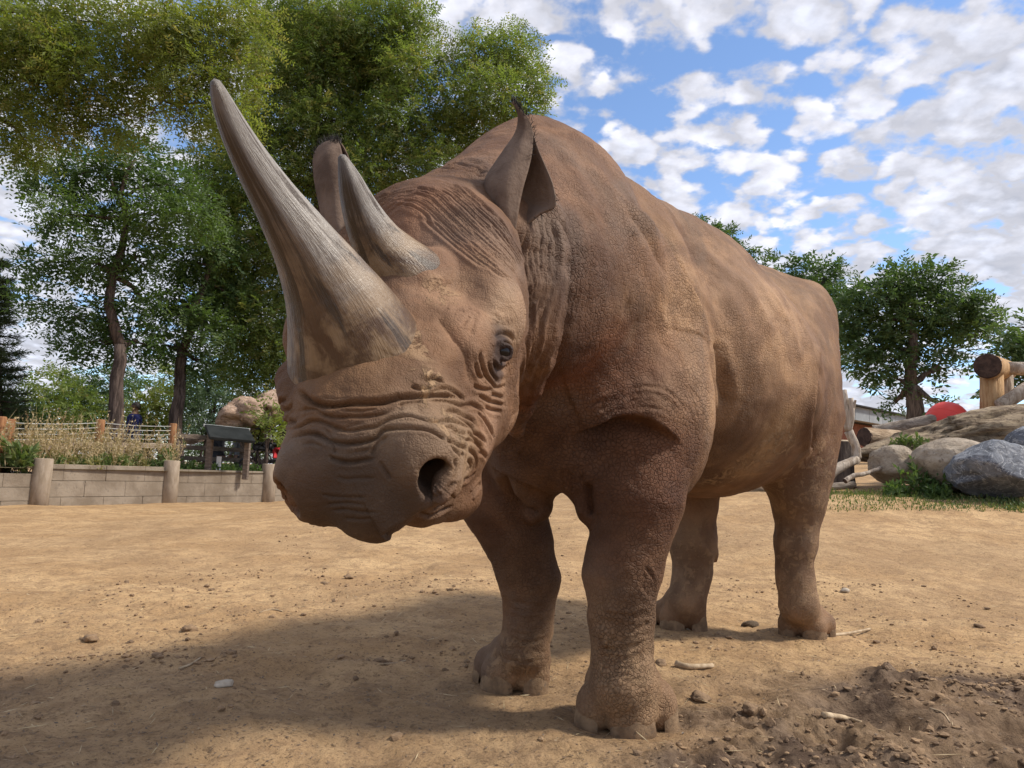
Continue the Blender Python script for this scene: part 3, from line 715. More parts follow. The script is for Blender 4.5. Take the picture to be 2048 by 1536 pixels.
def mk_hide():
    m, nt, b = new_mat('rhino hide'); n = NB(nt); v = n.coord()
    tone = n.attr('tone').outputs['Color']; fold = n.attr('zone').outputs['Color']
    sp = n.nd('ShaderNodeSeparateColor'); n.L.new(fold, sp.inputs[0])
    crack, fine, dust = sp.outputs[0], sp.outputs[1], sp.outputs[2]
    # blotches of dust and bare skin
    f1 = n.rng(n.noise(v, 5.5, 6, .6, .4), .40, .62, smooth=True)
    col = n.mix(f1, n.mix(1.0, tone, (.72, .66, .63), 'MULTIPLY'), n.mix(1.0, tone, (1.12, 1.08, 1.02), 'MULTIPLY'))
    col = n.mix(n.math('MULTIPLY', n.rng(n.noise(v, 2.3, 5, .6, .6), .50, .66, smooth=True), .45), col, (.135, .105, .085))
    f2 = n.rng(n.noise(v, 22, 5, .65, .3), .42, .66, smooth=True)
    col = n.mix(n.math('MULTIPLY', f2, .38), col, n.mix(1.0, col, (1.28, 1.22, 1.16), 'MULTIPLY'))
    # wavy coordinates so that the scale pattern follows no grid
    nz = n.nd('ShaderNodeTexNoise'); n.L.new(v, nz.inputs[0]); nz.inputs['Scale'].default_value = 14; nz.inputs['Detail'].default_value = 3
    wob = n.nd('ShaderNodeVectorMath', operation='MULTIPLY_ADD'); n.L.new(nz.outputs['Color'], wob.inputs[0]); wob.inputs[1].default_value = (.022, .022, .022); n.L.new(v, wob.inputs[2])
    big = n.voro(wob.outputs[0], 95); small = n.voro(wob.outputs[0], 210)
    eb = n.rng(big, .0, .16, 0, 1, smooth=True); es = n.rng(small, .0, .2, 0, 1, smooth=True)
    # crease lines of the scale pattern are darker
    line_dark = n.math('MULTIPLY', n.math('SUBTRACT', 1.0, eb), crack)
    col = n.mix(n.math('MULTIPLY', line_dark, .40), col, n.mix(1.0, col, (.42, .36, .33), 'MULTIPLY'))
    line_dark2 = n.math('MULTIPLY', n.math('SUBTRACT', 1.0, es), n.math('MAXIMUM', n.math('SUBTRACT', .75, crack), .15))
    col = n.mix(n.math('MULTIPLY', line_dark2, .22), col, n.mix(1.0, col, (.5, .44, .40), 'MULTIPLY'))
    # caked mud flakes
    mudf = n.math('MULTIPLY', n.rng(n.noise(v, 30, 6, .7, .6), .50, .57, smooth=True), dust)
    col = n.mix(mudf, col, (.34, .235, .14))
    speck = n.rng(n.noise(v, 200, 2, .5), .68, .76, smooth=True)
    col = n.mix(n.math('MULTIPLY', speck, .18), col, (.26, .18, .12))
    col = n.mix(1.0, col, (.97, .905, .845), 'MULTIPLY')
    n.L.new(col, b.inputs['Base Color'])
    b.inputs['Roughness'].default_value = .68; b.inputs['Specular IOR Level'].default_value = .18
    h1 = n.math('MULTIPLY', eb, n.math('MULTIPLY', crack, n.rng(n.noise(v, 3.4, 4, .6, .5), .36, .62, .15, 1.1)))
    n1 = n.bump(h1, .0038, .85)
    h2 = n.math('ADD', n.math('MULTIPLY', es, .6), n.math('MULTIPLY', n.noise(v, 240, 4, .6), .5))
    n2 = n.bump(h2, .0011, .6, n1)
    vz = n.coord((34, 34, 7)); n2b = n.bump(n.noise(vz, 1.0, 5, .6, .6), .0055, .55, n2); n3 = n.bump(n.noise(wob.outputs[0], 42, 6, .6, .5), .005, .4, n2b)
    n4 = n.bump(mudf, .004, .8, n3)
    n.L.new(n4, b.inputs['Normal'])
    return m
def mk_horn():
    m, nt, b = new_mat('rhino horn'); n = NB(nt)
    a = n.attr('along').outputs['Color']; sp = n.nd('ShaderNodeSeparateColor'); n.L.new(a, sp.inputs[0])
    t, cx, cy = sp.outputs[0], sp.outputs[1], sp.outputs[2]
    cv = n.nd('ShaderNodeCombineXYZ'); n.L.new(n.math('MULTIPLY', t, .55), cv.inputs[2]); n.L.new(cx, cv.inputs[0]); n.L.new(cy, cv.inputs[1])
    streak = n.noise(cv.outputs[0], 4.2, 7, .6, .7); fib = n.noise(cv.outputs[0], 46, 5, .6, .2)
    v = n.coord(); blot = n.noise(v, 9, 6, .6, .5)
    side = n.rng(n.math('ADD', cx, n.math('MULTIPLY', n.math('SUBTRACT', streak, .5), 1.9)), .52, .90, smooth=True)  # darker front keratin; the pale right side is painted sun and sky sheen
    col = n.mix(side, n.mix(n.rng(blot, .4, .62, smooth=True), (.052, .032, .020), (.175, .115, .068)), n.mix(n.rng(fib, .40, .62, smooth=True), (.22, .195, .165), (.43, .40, .36)))
    base = n.mix(n.rng(n.noise(v, 15, 7, .65, .8), .40, .60, smooth=True), (.085, .047, .025), (.225, .150, .085))
    bt = n.rng(n.math('ADD', t, n.math('MULTIPLY', n.math('SUBTRACT', blot, .5), .35)), .34, .70, smooth=True)
    col = n.mix(bt, base, col)
    top = n.rng(n.math('ADD', t, n.math('MULTIPLY', streak, .25)), .55, .95, smooth=True)
    col = n.mix(n.math('MULTIPLY', top, .45), col, (.17, .15, .135))
    dark = n.rng(n.math('ADD', streak, n.math('MULTIPLY', cx, .12)), .455, .535, smooth=True)
    col = n.mix(n.math('SUBTRACT', 1.0, dark), col, (.055, .036, .022))
    col = n.mix(n.math('MULTIPLY', n.rng(fib, .5, .7, smooth=True), .3), col, n.mix(1.0, col, (.55, .5, .45), 'MULTIPLY'))
    n.L.new(col, b.inputs['Base Color']); b.inputs['Roughness'].default_value = .38; b.inputs['Specular IOR Level'].default_value = .4
    n1 = n.bump(fib, .0022, .7); crust = n.math('MULTIPLY', n.noise(v, 34, 7, .7, .4), n.rng(t, .05, .30, 1, 0, smooth=True)); n2 = n.bump(crust, .012, .8, n.bump(blot, .006, .45, n1))
    n.L.new(n2, b.inputs['Normal'])
    return m
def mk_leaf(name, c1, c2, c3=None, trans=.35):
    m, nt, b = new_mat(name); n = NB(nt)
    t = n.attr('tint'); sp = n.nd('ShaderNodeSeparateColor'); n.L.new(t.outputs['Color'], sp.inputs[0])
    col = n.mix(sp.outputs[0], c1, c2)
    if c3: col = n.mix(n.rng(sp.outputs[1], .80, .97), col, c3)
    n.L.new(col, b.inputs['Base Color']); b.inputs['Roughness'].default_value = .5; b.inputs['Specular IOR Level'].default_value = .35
    tr_ = n.nd('ShaderNodeBsdfTranslucent'); n.L.new(n.mix(1.0, col, (1.35, 1.45, .7), 'MULTIPLY'), tr_.inputs[0])
    mx = n.nd('ShaderNodeMixShader'); mx.inputs[0].default_value = trans
    n.L.new(b.outputs[0], mx.inputs[1]); n.L.new(tr_.outputs[0], mx.inputs[2])
    n.L.new(mx.outputs[0], nt.nodes['Material Output'].inputs[0])
    return m
def mk_ground():
    m, nt, b = new_mat('packed sandy soil'); n = NB(nt); v = n.coord()
    z = n.attr('soil').outputs['Color']; sp = n.nd('ShaderNodeSeparateColor'); n.L.new(z, sp.inputs[0])
    mud_shade = sp.outputs[0]  # mud mask that also carries foreground shade painted into the soil
    f = n.rng(n.noise(v, 1.7, 8, .62, .4), .36, .66, smooth=True)
    col = n.mix(f, (.41, .258, .128), (.56, .375, .198))
    col = n.mix(n.math('MULTIPLY', n.rng(n.noise(v, .55, 6, .62, .8), .44, .62, smooth=True), .35), col, (.31, .205, .115))
    f2 = n.rng(n.noise(v, 9, 8, .7, .5), .44, .62, smooth=True)
    col = n.mix(n.math('MULTIPLY', f2, .6), col, (.28, .175, .095))
    f3 = n.rng(n.noise(v, 48, 6, .7, .4), .53, .64, smooth=True)
    col = n.mix(n.math('MULTIPLY', f3, .7), col, (.19, .118, .064))
    f4 = n.rng(n.noise(v, 130, 3, .6), .585, .67, smooth=True)
    col = n.mix(n.math('MULTIPLY', f4, .7), col, (.115, .075, .048))
    f5 = n.rng(n.noise(v, 75, 3, .6), .66, .72, smooth=True)
    col = n.mix(n.math('MULTIPLY', f5, .55), col, (.56, .43, .28))
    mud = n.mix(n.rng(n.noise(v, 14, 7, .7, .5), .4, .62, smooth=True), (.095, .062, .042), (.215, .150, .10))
    col = n.mix(mud_shade, col, mud)
    n.L.new(col, b.inputs['Base Color']); b.inputs['Roughness'].default_value = .9; b.inputs['Specular IOR Level'].default_value = .15
    n1 = n.bump(n.noise(v, 60, 10, .72, .3), .012, .8); n2 = n.bump(n.noise(v, 9, 8, .65, .3), .035, .7, n1); n2 = n.bump(n.noise(v, 3.1, 6, .6, .5), .06, .5, n2)
    n.L.new(n2, b.inputs['Normal'])
    return m
def mk_rock(name, c1, c2, c3, strata=0, vein=None):
    m, nt, b = new_mat(name); n = NB(nt); v = n.coord((1, 1, 1))
    vs_ = n.coord((1.2, 1.2, 7 if strata else 1.5), (.25, -.3, 0))
    f = n.rng(n.noise(vs_, 2.6, 9, .65, .6), .36, .64, smooth=True)
    col = n.mix(f, c1, c2)
    col = n.mix(n.rng(n.noise(v, 17, 8, .7, .4), .5, .68, smooth=True), col, c3)
    if vein:
        w = n.noise(v, 3.2, 7, .65, 1.6); e = n.math('ABSOLUTE', n.math('SUBTRACT', w, .5))
        col = n.mix(n.rng(e, .0, .022, 1, 0, smooth=True), col, vein)
    n.L.new(col, b.inputs['Base Color']); b.inputs['Roughness'].default_value = .85; b.inputs['Specular IOR Level'].default_value = .25
    n1 = n.bump(n.noise(v, 22, 9, .7, .3), .035, .8); n2 = n.bump(n.noise(vs_, 5, 9, .68, .5), .08, .8, n1)
    n.L.new(n2, b.inputs['Normal'])
    return m
def mk_bark(name, c1, c2, along='Z', sc=1.0):
    m, nt, b = new_mat(name); n = NB(nt)
    st = {'Z': (9, 9, 1.3), 'X': (1.3, 9, 9), 'Y': (9, 1.3, 9)}[along]
    v = n.coord(tuple(sc * q for q in st)); f = n.noise(v, 2.0, 8, .65, .5)
    n.L.new(n.mix(n.rng(f, .38, .62, smooth=True), c1, c2), b.inputs['Base Color'])
    b.inputs['Roughness'].default_value = .88; b.inputs['Specular IOR Level'].default_value = .2
    n.L.new(n.bump(f, .05 / sc, .8), b.inputs['Normal'])
    return m
MAT['hide'] = mk_hide(); MAT['horn'] = mk_horn(); MAT['ground'] = mk_ground()
MAT['ear'] = simple('ear skin', (.095, .064, .048), (.18, .128, .098), 9, .8, .004, 45, spec=.12)
MAT['nail'] = simple('toenail', (.15, .098, .060), (.26, .175, .105), 22, .85, .004, 70, c3=(.12, .088, .064), spec=.1)
MAT['hair'] = simple('dark hair', (.014, .011, .010), (.03, .023, .02), 20, .6)
MAT['lid'] = simple('eyelid', (.05, .036, .032), (.09, .065, .058), 40, .45, .002, 80)
me_, nt_, b_ = new_mat('eyeball'); b_.inputs['Base Color'].default_value = (.008, .006, .006, 1); b_.inputs['Roughness'].default_value = .06; b_.inputs['Coat Weight'].default_value = .0; b_.inputs['Specular IOR Level'].default_value = .35; MAT['eye'] = me_
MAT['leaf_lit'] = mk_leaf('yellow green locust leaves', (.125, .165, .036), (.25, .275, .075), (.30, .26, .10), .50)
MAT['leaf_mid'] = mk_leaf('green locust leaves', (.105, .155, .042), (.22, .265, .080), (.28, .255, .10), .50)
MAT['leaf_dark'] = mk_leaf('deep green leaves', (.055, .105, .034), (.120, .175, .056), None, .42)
MAT['leaf_far'] = mk_leaf('distant green leaves', (.055, .105, .040), (.115, .170, .062), None, .35)
MAT['leaf_blue'] = mk_leaf('grey green leaves', (.070, .120, .075), (.130, .185, .115), None, .3)
MAT['needle'] = mk_leaf('conifer needles', (.045, .072, .028), (.095, .120, .045), None, .15)
MAT['weed_dry'] = mk_leaf('dry weed stalks', (.33, .24, .13), (.52, .42, .26), (.22, .13, .07), .25)
MAT['weed_green'] = mk_leaf('green weed leaves', (.080, .130, .040), (.165, .210, .070), (.30, .27, .12), .35)
MAT['straw'] = mk_leaf('straw', (.42, .31, .17), (.62, .50, .31), (.13, .085, .05), .1)
MAT['clod'] = simple('soil clods', (.16, .105, .065), (.34, .225, .13), 14, .95, .006, 90)
MAT['bark'] = mk_bark('dark bark', (.045, .032, .027), (.135, .098, .082))
MAT['bark_far'] = mk_bark('grey brown bark', (.055, .042, .036), (.15, .115, .092))
MAT['concrete'] = simple('weathered concrete', (.19, .15, .11), (.285, .235, .18), 3, .9, .008, 40, c3=(.19, .155, .12))
MAT['concrete_post'] = simple('post concrete', (.25, .195, .14), (.345, .28, .215), 5, .9, .006, 40, stretch=(3, 3, 1))
MAT['fence_post'] = simple('reddish fence timber', (.20, .085, .038), (.33, .165, .075), 6, .85, .008, 20, stretch=(6, 6, 1))
MAT['rail'] = simple('weathered rail timber', (.22, .165, .125), (.36, .285, .22), 5, .9, .006, 20, stretch=(2, 2, 8))
MAT['rail_dark'] = simple('shaded rail timber', (.10, .075, .06), (.19, .15, .12), 5, .9, .006, 20, stretch=(2, 2, 8))  # copy of the rail timber with shade put into a darker tone
MAT['wire'] = simple('fence wire', (.45, .44, .42), (.6, .59, .57), 5, .4)
MAT['sign'] = simple('dark sign panel', (.016, .018, .018), (.03, .033, .033), 3, .8, spec=.1)
MAT['sign_rim'] = simple('sign rim', (.40, .42, .42), (.52, .54, .53), 3, .4)
MAT['white'] = simple('white paint', (.72, .72, .70), (.82, .82, .80), 4, .6)
MAT['rock_tan'] = mk_rock('tan boulder', (.30, .24, .18), (.48, .40, .31), (.20, .155, .115))
MAT['rock_brown'] = mk_rock('layered brown rock', (.17, .12, .078), (.46, .36, .24), (.09, .062, .042), 1)
MAT['rock_grey'] = mk_rock('blue grey boulder', (.13, .14, .165), (.23, .245, .275), (.085, .09, .105), 0, (.42, .43, .45))
MAT['rock_far'] = mk_rock('tan rock outcrop', (.42, .28, .20), (.60, .44, .34), (.23, .155, .11), 1)
MAT['log'] = mk_bark('peeled log', (.27, .185, .115), (.47, .355, .24), 'X')
MAT['log_grey'] = mk_bark('grey log', (.17, .135, .105), (.34, .285, .235), 'X')
MAT['post_log'] = mk_bark('honey coloured post', (.36, .21, .10), (.52, .34, .18), 'Z')
MAT['drift'] = mk_bark('bleached driftwood', (.30, .235, .18), (.52, .445, .365), 'Z')
MAT['log_end'] = simple('dark cut log end', (.035, .022, .018), (.085, .052, .04), 9, .9, .01, 30)  # ends face away from the sun: their shade is put into the colour
MAT['log_end_light'] = simple('pale cut log end', (.40, .30, .20), (.52, .42, .30), 12, .85, .008, 40)
MAT['ball'] = simple('red plastic', (.62, .045, .035), (.70, .07, .05), 2, .5, spec=.4)
MAT['fascia'] = simple('grey roof fascia', (.25, .27, .29), (.32, .34, .36), 1.5, .6)
MAT['brickred'] = simple('red brown wall', (.20, .075, .045), (.27, .11, .07), 6, .85)
MAT['darkroof'] = simple('dark soffit', (.03, .03, .032), (.022, .022, .022), 3, .8)
MAT['grass'] = mk_leaf('grass blades', (.060, .105, .028), (.135, .180, .055), (.34, .28, .13), .3)
MAT['bed'] = simple('planting bed soil', (.13, .10, .06), (.25, .19, .11), 2, .95, .03, 8, c3=(.10, .12, .04))
MAT['pebble'] = simple('pale stone', (.36, .30, .23), (.50, .43, .34), 20, .85, .004, 60)
MAT['stick'] = simple('dry stick', (.33, .24, .15), (.50, .39, .26), 20, .9, .004, 60)
MAT['skin'] = simple('skin', (.20, .115, .08), (.26, .155, .11), 8, .6)
MAT['cloth_blue'] = simple('navy cloth', (.010, .014, .075), (.018, .024, .12), 12, .85)
MAT['cloth_grey'] = simple('grey cloth', (.16, .17, .18), (.24, .25, .26), 12, .85)
MAT['cloth_dark'] = simple('dark cloth', (.02, .02, .025), (.045, .045, .05), 12, .85)
MAT['frame_metal'] = simple('pale metal tube', (.5, .5, .5), (.62, .62, .62), 5, .35)
MAT['cloth_red'] = simple('red cloth', (.42, .02, .03), (.52, .035, .04), 12, .8)
# ------------------------------------------------------------------ object and mesh helpers
def link(name, me, mat=None, parent=None, label=None, cat=None, group=None, kind=None):
    o = bpy.data.objects.new(name, me); COL.objects.link(o)
    if mat is not None and me is not None and not me.materials: me.materials.append(MAT[mat] if isinstance(mat, str) else mat)
    if parent is not None: o.parent = parent
    if label: o['label'] = label
    if cat: o['category'] = cat
    if group: o['group'] = group
    if kind: o['kind'] = kind
    return o
def thing(name, loc, label, cat, group=None):
    o = link(name, None, label=label, cat=cat, group=group); o.location = loc; o.empty_display_size = .1
    return o
def obj(name, V, F, mat, parent=None, smooth=True, **k):
    """mesh object; world-space vertices are made local to the parent's origin (parents are unrotated empties or meshes)"""
    V = np.asarray(V, float)
    org = np.array(parent.location) if parent is not None else None
    if parent is not None and parent.parent is not None: org = org + np.array(parent.parent.location)
    if org is None:
        org = np.array([V[:, 0].mean(), V[:, 1].mean(), V[:, 2].min()])
        o = link(name, mesh_np(name, V - org, F, smooth), mat, None, **k); o.location = org
    else:
        o = link(name, mesh_np(name, V - org, F, smooth), mat, parent, **k)
    return o
def color_attr(me, name, C):
    a = me.color_attributes.new(name, 'FLOAT_COLOR', 'POINT')
    C = np.asarray(C, f32); full = np.ones((len(C), 4), f32); full[:, :C.shape[1]] = C
    a.data.foreach_set('color', full.ravel())
def _hash(ix, iy, iz, seed):
    h = (ix * 374761393 + iy * 668265263 + iz * 2147483647 + seed * 974634721) & 0xFFFFFFFF
    h = ((h ^ (h >> 13)) * 1274126177) & 0xFFFFFFFF
    return ((h ^ (h >> 16)) & 0xFFFF) / 65535.0
def vnoise(P, seed=0):
    P = np.asarray(P, float); i = np.floor(P).astype(np.int64); f = P - i; f = f * f * f * (f * (f * 6 - 15) + 10)
    o = 0
    for dx in (0, 1):
        for dy in (0, 1):
            for dz in (0, 1):
                w = (f[:, 0] if dx else 1 - f[:, 0]) * (f[:, 1] if dy else 1 - f[:, 1]) * (f[:, 2] if dz else 1 - f[:, 2])
                o = o + w * _hash(i[:, 0] + dx, i[:, 1] + dy, i[:, 2] + dz, seed)
    return o * 2 - 1
def fbm(P, oct=5, lac=2.03, gain=.5, seed=0, ridged=False):
    o = 0; a = 1.0; P = np.asarray(P, float)
    for k in range(oct):
        n = vnoise(P, seed + k * 17)
        o = o + a * ((1 - 2 * np.abs(n)) if ridged else n); P = P * lac + 3.7; a *= gain
    return o
def smst(a, b, x):
    t = np.clip((x - a) / (b - a), 0, 1); return t * t * (3 - 2 * t)
def box_np(c, size, Rm=None, jit=0, rng=None):
    c = np.asarray(c, float); s = np.asarray(size, float) / 2
    v = np.array([(x, y, z) for x in (-1, 1) for y in (-1, 1) for z in (-1, 1)], float) * s
    if jit: v = v + rng.uniform(-jit, jit, v.shape)
    if Rm is not None: v = v @ Rm.T
    f = np.array([(0, 1, 3, 2), (4, 6, 7, 5), (0, 4, 5, 1), (2, 3, 7, 6), (0, 2, 6, 4), (1, 5, 7, 3)])
    return v + c, f
def bevel_box(c, size, Rm=None, b=.012):
    """box with chamfered edges: 26 faces"""
    c = np.asarray(c, float); s = np.asarray(size, float) / 2; b = min(b, s.min() * .4)
    V = []; F = []
    idx = {}
    for ax in range(3):
        for sg in (-1, 1):
            u, w = (ax + 1) % 3, (ax + 2) % 3
            q = []
            for (su, sw) in ((-1, -1), (1, -1), (1, 1), (-1, 1)):
                p = np.zeros(3); p[ax] = sg * s[ax]; p[u] = su * (s[u] - b); p[w] = sw * (s[w] - b)
                sgn = [0, 0, 0]; sgn[ax] = sg; sgn[u] = su; sgn[w] = sw
                idx[(ax, tuple(sgn))] = len(V); q.append(len(V)); V.append(p)
            F.append(q if sg > 0 else q[::-1])
    T = []
    for s0 in (-1, 1):
        for s1 in (-1, 1):
            for ax in range(3):
                u, w = (ax + 1) % 3, (ax + 2) % 3
                def key(face, a):
                    sg = [0, 0, 0]; sg[ax] = a; sg[u] = s0; sg[w] = s1; return idx[(face, tuple(sg))]
                q = [key(u, -1), key(w, -1), key(w, 1), key(u, 1)]
                F.append(q if s0 * s1 < 0 else q[::-1])
            for s2 in (-1, 1):
                g = (s0, s1, s2); t = [idx[(a, g)] for a in range(3)]
                T.append(t if s0 * s1 * s2 > 0 else t[::-1])
    V = np.array(V)
    if Rm is not None: V = V @ Rm.T
    return V + c, [np.array(F), np.array(T)]
def tube_np(pts, radii, n=8, cap=True, rough=0, rng=None):
    P = np.asarray(pts, float); m = len(P); r = np.broadcast_to(np.asarray(radii, float), (m,))
    T = np.gradient(P, axis=0); T /= np.linalg.norm(T, axis=1)[:, None] + 1e-9
    ref = np.array([0, 0, 1.0]) if abs(T[:, 2]).mean() < .85 else np.array([1.0, 0, 0])
    U = ref - (T @ ref)[:, None] * T; U /= np.linalg.norm(U, axis=1)[:, None] + 1e-9
    Wv = np.cross(T, U); a = np.linspace(0, 2 * math.pi, n, endpoint=False)
    rr = np.repeat(r[:, None], n, 1)
    if rough: rr = rr * (1 + rng.uniform(-rough, rough, (m, n)))
    V = (P[:, None] + rr[..., None] * (np.cos(a)[None, :, None] * U[:, None] + np.sin(a)[None, :, None] * Wv[:, None])).reshape(-1, 3)
    i = np.arange(m - 1)[:, None] * n; j = np.arange(n)[None]; k = (j + 1) % n
    F = [np.stack([i + j, i + k, i + n + k, i + n + j], -1).reshape(-1, 4)]
    if cap:
        V = np.concatenate([V, [P[0], P[-1]]]); b, t = m * n, m * n + 1; e = (m - 1) * n; ar = np.arange(n); br = (ar + 1) % n
        F.append(np.concatenate([np.stack([br, ar, np.full(n, b)], 1), np.stack([e + ar, e + br, np.full(n, t)], 1)]))
    return V, F
def merge_np(parts):
    V = []; Q = {}; o = 0
    for v, fl in parts:
        if not isinstance(fl, list): fl = [fl]
        for f in fl:
            if len(f): Q.setdefault(np.asarray(f).shape[1], []).append(np.asarray(f) + o)
        V.append(np.asarray(v, float)); o += len(v)
    return np.concatenate(V), [np.concatenate(q) for q in Q.values()]
def ico_np(sub):
    bm = bmesh.new(); bmesh.ops.create_icosphere(bm, subdivisions=sub, radius=1.0)
    V = np.array([v.co[:] for v in bm.verts]); F = np.array([[v.index for v in f.verts] for f in bm.faces]); bm.free()
    return V, F
ICO = {k: ico_np(k) for k in (1, 2, 3, 4, 5)}
def rock_np(c, r, seed, sub=4, amp=.28, strata=0, yaw=0.0, flat=.35, freq=1.1):
    v, F = ICO[sub]; v = v.copy()
    d = 1 + amp * fbm(v * freq + seed * 3.1, 3, gain=.5, seed=seed) + amp * .35 * fbm(v * freq * 3 + seed, 4, gain=.55, seed=seed + 9, ridged=True) * .5
    # a few flat facets
    g = np.random.default_rng(seed)
    for k in range(7):
        n = g.normal(size=3); n /= np.linalg.norm(n); h = g.uniform(.72, .95)
        dd = v @ n; d = np.where(dd * d > h, h / np.maximum(dd, 1e-3) * (1 - flat * 0) , d) if flat else d
    if strata:
        s = (v @ np.array([.25, .1, 1.0])) * strata + fbm(v * 1.5 + seed, 3, seed=seed + 3) * 1.2
        d = d + .055 * (np.abs((s % 1) - .5) * 2) ** 2 - .03
    v = v * d[:, None] * np.asarray(r)
    cy, sy = math.cos(yaw), math.sin(yaw); v = v @ np.array([[cy, sy, 0], [-sy, cy, 0], [0, 0, 1]])
    return v + np.asarray(c), F
# ------------------------------------------------------------------ foliage
def leaf_quads(base, dirn, side, length, width):
    """kite shaped leaflets"""
    n = len(base); L = length[:, None]; Wd = width[:, None]
    up = np.cross(dirn, side)
    v = np.stack([base, base + dirn * L * .45 + side * Wd * .5 + up * Wd * .12, base + dirn * L, base + dirn * L * .45 - side * Wd * .5 + up * Wd * .12], 1).reshape(-1, 3)
    return v, (np.arange(n)[:, None] * 4 + np.arange(4)[None])
def unit(v): return v / (np.linalg.norm(v, axis=-1)[..., None] + 1e-9)
def sprays(rng, clusters, per_m3=None, n_each=None, frond=.28, leaflets=12, leaf=(.045, .016), droop=.35, shell=.35, tint_by=None):
    """feathery fronds through ellipsoidal clusters [(centre, radii(3), count)]; returns verts, faces, tint"""
    O = []; Dn = []; tn = []
    for c, r, cnt in clusters:
        u = unit(rng.normal(size=(cnt, 3))); rad = rng.uniform(0, 1, cnt) ** shell
        p = np.asarray(c) + u * rad[:, None] * np.asarray(r)
        d = unit(u * .9 + rng.normal(size=(cnt, 3)) * .65 + np.array([0, 0, -droop]))
        O.append(p); Dn.append(d)
        t = rng.uniform(0, 1, (cnt, 2)); t[:, 0] = np.clip(t[:, 0] * .55 + rng.uniform(0, .45), 0, 1); tn.append(t)
    O = np.concatenate(O); Dn = np.concatenate(Dn); tn = np.concatenate(tn); n = len(O)
    s = unit(np.cross(Dn, unit(rng.normal(size=(n, 3)) * .5 + np.array([0, 0, 1.0]))))
    k = leaflets; half = k // 2
    t = (np.repeat(np.arange(half), 2) + .8) / half
    sg = np.tile([1.0, -1.0], half)
    fl = frond * rng.uniform(.7, 1.3, n)
    base = O[:, None] + Dn[:, None] * (fl[:, None] * t[None])[..., None] + np.array([0, 0, -1.0]) * (droop * .25 * fl[:, None] * t[None] ** 2)[..., None]
    ld = unit(s[:, None] * sg[None, :, None] + Dn[:, None] * .55 + rng.normal(size=(n, k, 3)) * .22)
    sd = unit(np.cross(ld, np.cross(Dn, s)[:, None] + rng.normal(size=(n, k, 3)) * .45))
    L = leaf[0] * rng.uniform(.7, 1.25, (n, k)); Wd = leaf[1] * rng.uniform(.75, 1.2, (n, k))
    v, f = leaf_quads(base.reshape(-1, 3), ld.reshape(-1, 3), sd.reshape(-1, 3), L.ravel(), Wd.ravel())
    tint = np.repeat(np.repeat(tn, k, 0), 4, 0)
    return v, f, np.concatenate([tint, np.zeros((len(tint), 1))], 1)
def foliage(name, parent, mat, v, f, tint, **k):
    o = obj(name, v, f, mat, parent, smooth=False, **k); color_attr(o.data, 'tint', tint); return o
def wander(a, b, n, amp, rng, sag=0):
    """crooked path from a to b"""
    a, b = np.asarray(a, float), np.asarray(b, float); t = np.linspace(0, 1, n)[:, None]
    L = np.linalg.norm(b - a); o = np.cumsum(rng.normal(size=(n, 3)), 0); o -= o[0] + (o[-1] - o[0]) * t
    return a + (b - a) * t + o * amp * L / math.sqrt(n) * .6 + np.array([0, 0, sag]) * (4 * t * (1 - t)) * L
def tree(name, base, fork, r0, clusters, mats, rng, label, group=None, twigs=3, trunk_mat='bark', lean=0, **sp):
    """tree: trunk with limbs that reach every leaf cluster, crown of feathery fronds"""
    root = thing(name, tuple(base), label, 'tree', group)
    base = np.asarray(base, float); fork = np.asarray(fork, float)
    parts = [tube_np(wander(base - np.array([0, 0, .2]), fork, 9, .05, rng), np.linspace(r0 * 1.1, r0 * .75, 9), 12, rough=.06, rng=rng)]
    hubs = [(fork, r0 * .75)]
    cl = sorted(clusters, key=lambda c: np.linalg.norm(np.asarray(c[0]) - fork))
    lead = max(clusters, key=lambda c: c[0][2] - .5 * abs(c[0][0] - fork[0]))
    def limb_to(c, h, hr, k):
        rr = max(.010, hr * k); path = wander(h, c, 8, .12, rng, .04); parts.append(tube_np(path, np.linspace(rr, rr * .28, 8), 7))
        for q, fr in ((2, .8), (4, .6), (5, .45), (7, .28)): hubs.append((path[q], rr * fr))
        return path, rr
    limb_to(np.asarray(lead[0]), fork, r0 * .75, .95)
    for c, r, cnt in cl:
        c = np.asarray(c); h, hr = min(hubs, key=lambda q: np.linalg.norm(q[0] - c) + .5 * max(0, q[0][2] - c[2]) + .02 / q[1] * .3)
        path, rr = limb_to(c, h, hr, .78)
        for k in range(twigs):
            e = c + unit(rng.normal(size=3)) * np.asarray(r) * rng.uniform(.7, 1.0)
            parts.append(tube_np(wander(path[5], e, 5, .12, rng), np.linspace(max(rr * .3, .006), .003, 5), 4, cap=False))
    v, f = merge_np(parts)
    obj('trunk', v, f, trunk_mat, root)
    v, f, t = sprays(rng, clusters, **sp)
    lf = sp['leaf']; inner = [(c, tuple(q * .8 for q in r), max(4, int(cnt * .36))) for c, r, cnt in clusters]      # broader leaf sprays deeper in the crown
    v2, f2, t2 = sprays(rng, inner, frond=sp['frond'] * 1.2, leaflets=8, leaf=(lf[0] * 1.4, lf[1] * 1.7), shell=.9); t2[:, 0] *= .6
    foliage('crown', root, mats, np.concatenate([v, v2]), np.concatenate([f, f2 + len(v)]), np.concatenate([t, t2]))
    return root
